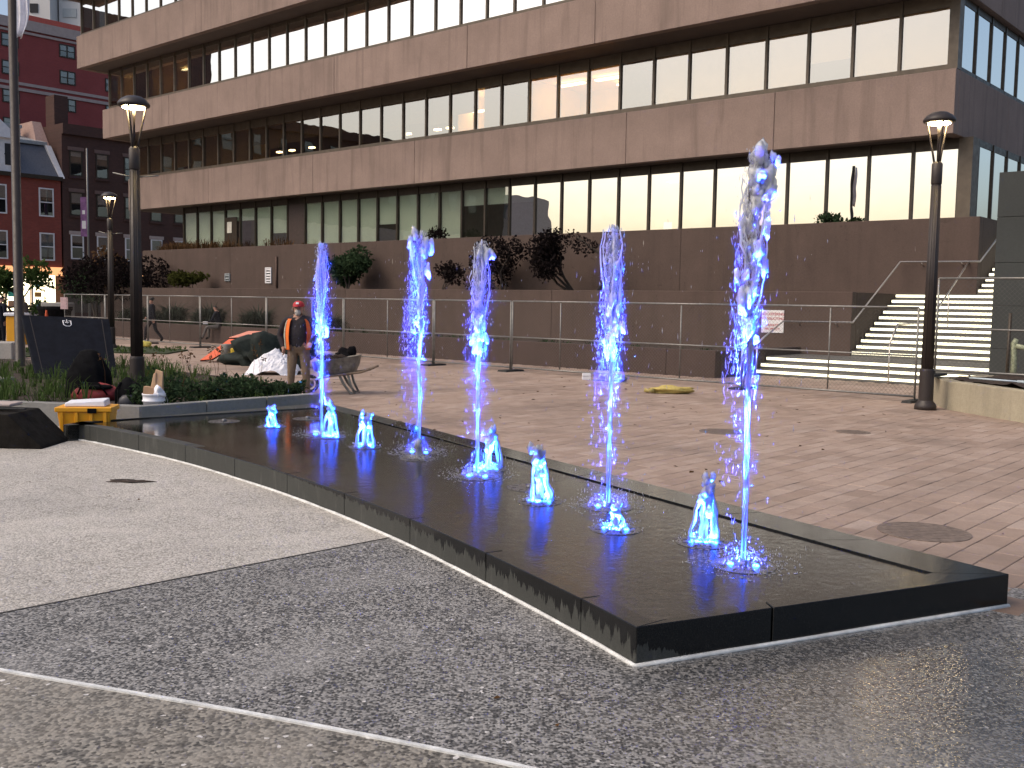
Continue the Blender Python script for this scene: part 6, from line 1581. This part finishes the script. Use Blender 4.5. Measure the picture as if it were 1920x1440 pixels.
MB().box(-.022, .022, -.004, .004, -.016, .02, Tm @ Matrix.Translation(hc + Vector((0.0, -.112, .062))) @ Matrix.Rotation(-.35, 4, 'X')).build('cap_patch', m_white, cap)
MB().blob(MP((.012, -.098, 1.545)), .055, .045, .060, 3, .25, 2).build('beard', M('grey_beard', (0.45, 0.42, 0.40), 0.9), man, True)
MB().blob(MP((.012, -.118, 1.612)), .014, .022, .024, 2).build('nose', m_skin, man, True)
for s_ in (-1, 1):
    MB().blob(MP((.012 + s_ * .033, -.098, 1.632)), .012, .008, .007, 1).build('eye', m_hair, man, True); MB().blob(MP((.012 + s_ * .092, -.01, 1.615)), .012, .022, .032, 2).build('ear', m_skin, man, True)
t = thing('blue_cup', 'small bright blue cloth hanging at the man\'s shin', 'rag', (-3.93, 18.7, 0)); MB().blob((-3.93, 18.74, .19), .05, .03, .09, 2, .4, 3).blob((-3.97, 18.74, .07), .06, .03, .06, 2, .4, 5).build('cloth', M('bright_blue', (0.03, 0.22, 0.55), 0.6), t, True)
t = thing('black_shovel', 'black shovel lying on the pavers left of the man\'s feet', 'shovel', (-4.6, 18.9, 0)); MB().tube([Vector((-4.28, 19.0, .26)), Vector((-4.45, 18.9, .04))], .014, 6).build('shaft', m_black, t, True); bevel(MB().box(-.16, .16, -.11, .11, .02, .05, Matrix.Translation(Vector((-4.62, 18.85, .03)))).build('blade', m_black, t), .012)
# pedestrians
Jp, Ep = skeleton(dict(hipl=(-.07, -.08, .84, .10), kneel=(-.10, -.26, .50, .07), anklel=(-.10, -.30, .10, .05), toel=(-.10, -.45, .06, .045),
    hipr=(.07, .06, .84, .10), kneer=(.10, .14, .48, .07), ankler=(.10, .40, .14, .05), toer=(.10, .30, .045, .045),
    shol=(-.2, 0, 1.41, .075), elbl=(-.24, -.1, 1.13, .055), wril=(-.2, -.26, .98, .04), shor=(.2, 0, 1.41, .075), elbr=(.26, .10, 1.14, .055), wrir=(.25, .10, .90, .04)))
hand(Jp, Ep, 'l', Jp['wril'][:3], (0, -.5, -.8), (1, 0, 0), 1, par='wril'); hand(Jp, Ep, 'r', Jp['wrir'][:3], (0, 0, -1), (0, 1, 0), 1, par='wrir')
dk_ = dict(coat=m_dcoat, leg=m_dtrous, boot=m_black, skin=m_skin, head=m_hair)
walkc = W(37.0, 20.6)
pw = person('pedestrian in dark cap, dark coat and trousers walking leftwards beyond the fence', (walkc.x, walkc.y, 0), -1.4, Jp, Ep, dk_)
MB().lathe([(.10, 1.68), (.098, 1.72), (.06, 1.765), (.01, 1.775)], (walkc.x, walkc.y, 0), 14).build('cap', m_hair, pw, True)
Js, Es = skeleton(dict(pelvis=(0, .05, .55, (.15, .13)), waist=(0, .02, .68, (.15, .13)), belly=(0, -.02, .80, (.155, .13)), chest=(0, -.06, .96, (.165, .12)), collar=(0, -.08, 1.08, (.1, .08)), neck=(0, -.10, 1.15, .055), jaw=(0, -.14, 1.22, .066), skull=(0, -.13, 1.29, .085), crown=(0, -.12, 1.35, .06),
    hipl=(-.1, -.02, .53, .10), kneel=(-.15, -.45, .52, .068), anklel=(-.16, -.46, .10, .05), toel=(-.18, -.60, .045, .042), hipr=(.1, -.02, .53, .10), kneer=(.16, -.43, .52, .068), ankler=(.20, -.58, .10, .05), toer=(.22, -.72, .045, .042),
    shol=(-.19, -.07, 1.06, .07), elbl=(-.24, -.18, .80, .052), wril=(-.10, -.36, .70, .038), shor=(.19, -.07, 1.06, .07), elbr=(.25, -.18, .80, .052), wrir=(.12, -.36, .72, .038)))
hand(Js, Es, 'l', Js['wril'][:3], (.3, -.8, -.2), (1, 0.2, 0), 1, par='wril'); hand(Js, Es, 'r', Js['wrir'][:3], (-.3, -.8, -.2), (1, -.2, 0), 1, par='wrir')
sp_ = W(35.0, 22.3)
person('pedestrian in dark jacket and grey trousers sitting on the low wall beyond the fence', (sp_.x, sp_.y, .12), ROT_UV - .9, Js, Es, dict(coat=m_dcoat, leg=m_grey, boot=m_black, skin=m_skin, head=m_hair))
t = thing('white_paper', 'small white paper held by the seated pedestrian', 'paper', (sp_.x, sp_.y, .8)); MB().box(-.09, .09, -.02, .02, .76, .86, Matrix.Translation(sp_ + Vector((-.42, -.35, 0)))).build('sheet', m_white, t)
st = dict(hipl=(-.09, 0, .84, .10), kneel=(-.10, -.02, .48, .07), anklel=(-.11, .01, .10, .05), toel=(-.13, -.14, .045, .045), hipr=(.09, 0, .84, .10), kneer=(.10, -.02, .48, .07), ankler=(.11, 0, .10, .05), toer=(.14, -.14, .045, .045),
    shol=(-.2, 0, 1.41, .075), elbl=(-.25, .02, 1.13, .055), wril=(-.22, -.06, .90, .04), shor=(.2, 0, 1.41, .075), elbr=(.25, .02, 1.13, .055), wrir=(.22, -.06, .9, .04))
Jd, Ed = skeleton(dict(st)); hand(Jd, Ed, 'l', Jd['wril'][:3], (0, -.1, -1), (0, 1, 0), -1, par='wril'); hand(Jd, Ed, 'r', Jd['wrir'][:3], (0, -.1, -1), (0, 1, 0), 1, par='wrir')
person('dark-clad pedestrian standing at the very left edge beyond the flagpole', (-16.9, 33.5, 0), 2.6, Jd, Ed, dk_)
person('pedestrian in grey coat next to the flagpole, far left', (-20.3, 42.0, 0), 1.2, Jd, Ed, dict(coat=m_grey, leg=m_dtrous, boot=m_black, skin=m_skin, head=m_hair))
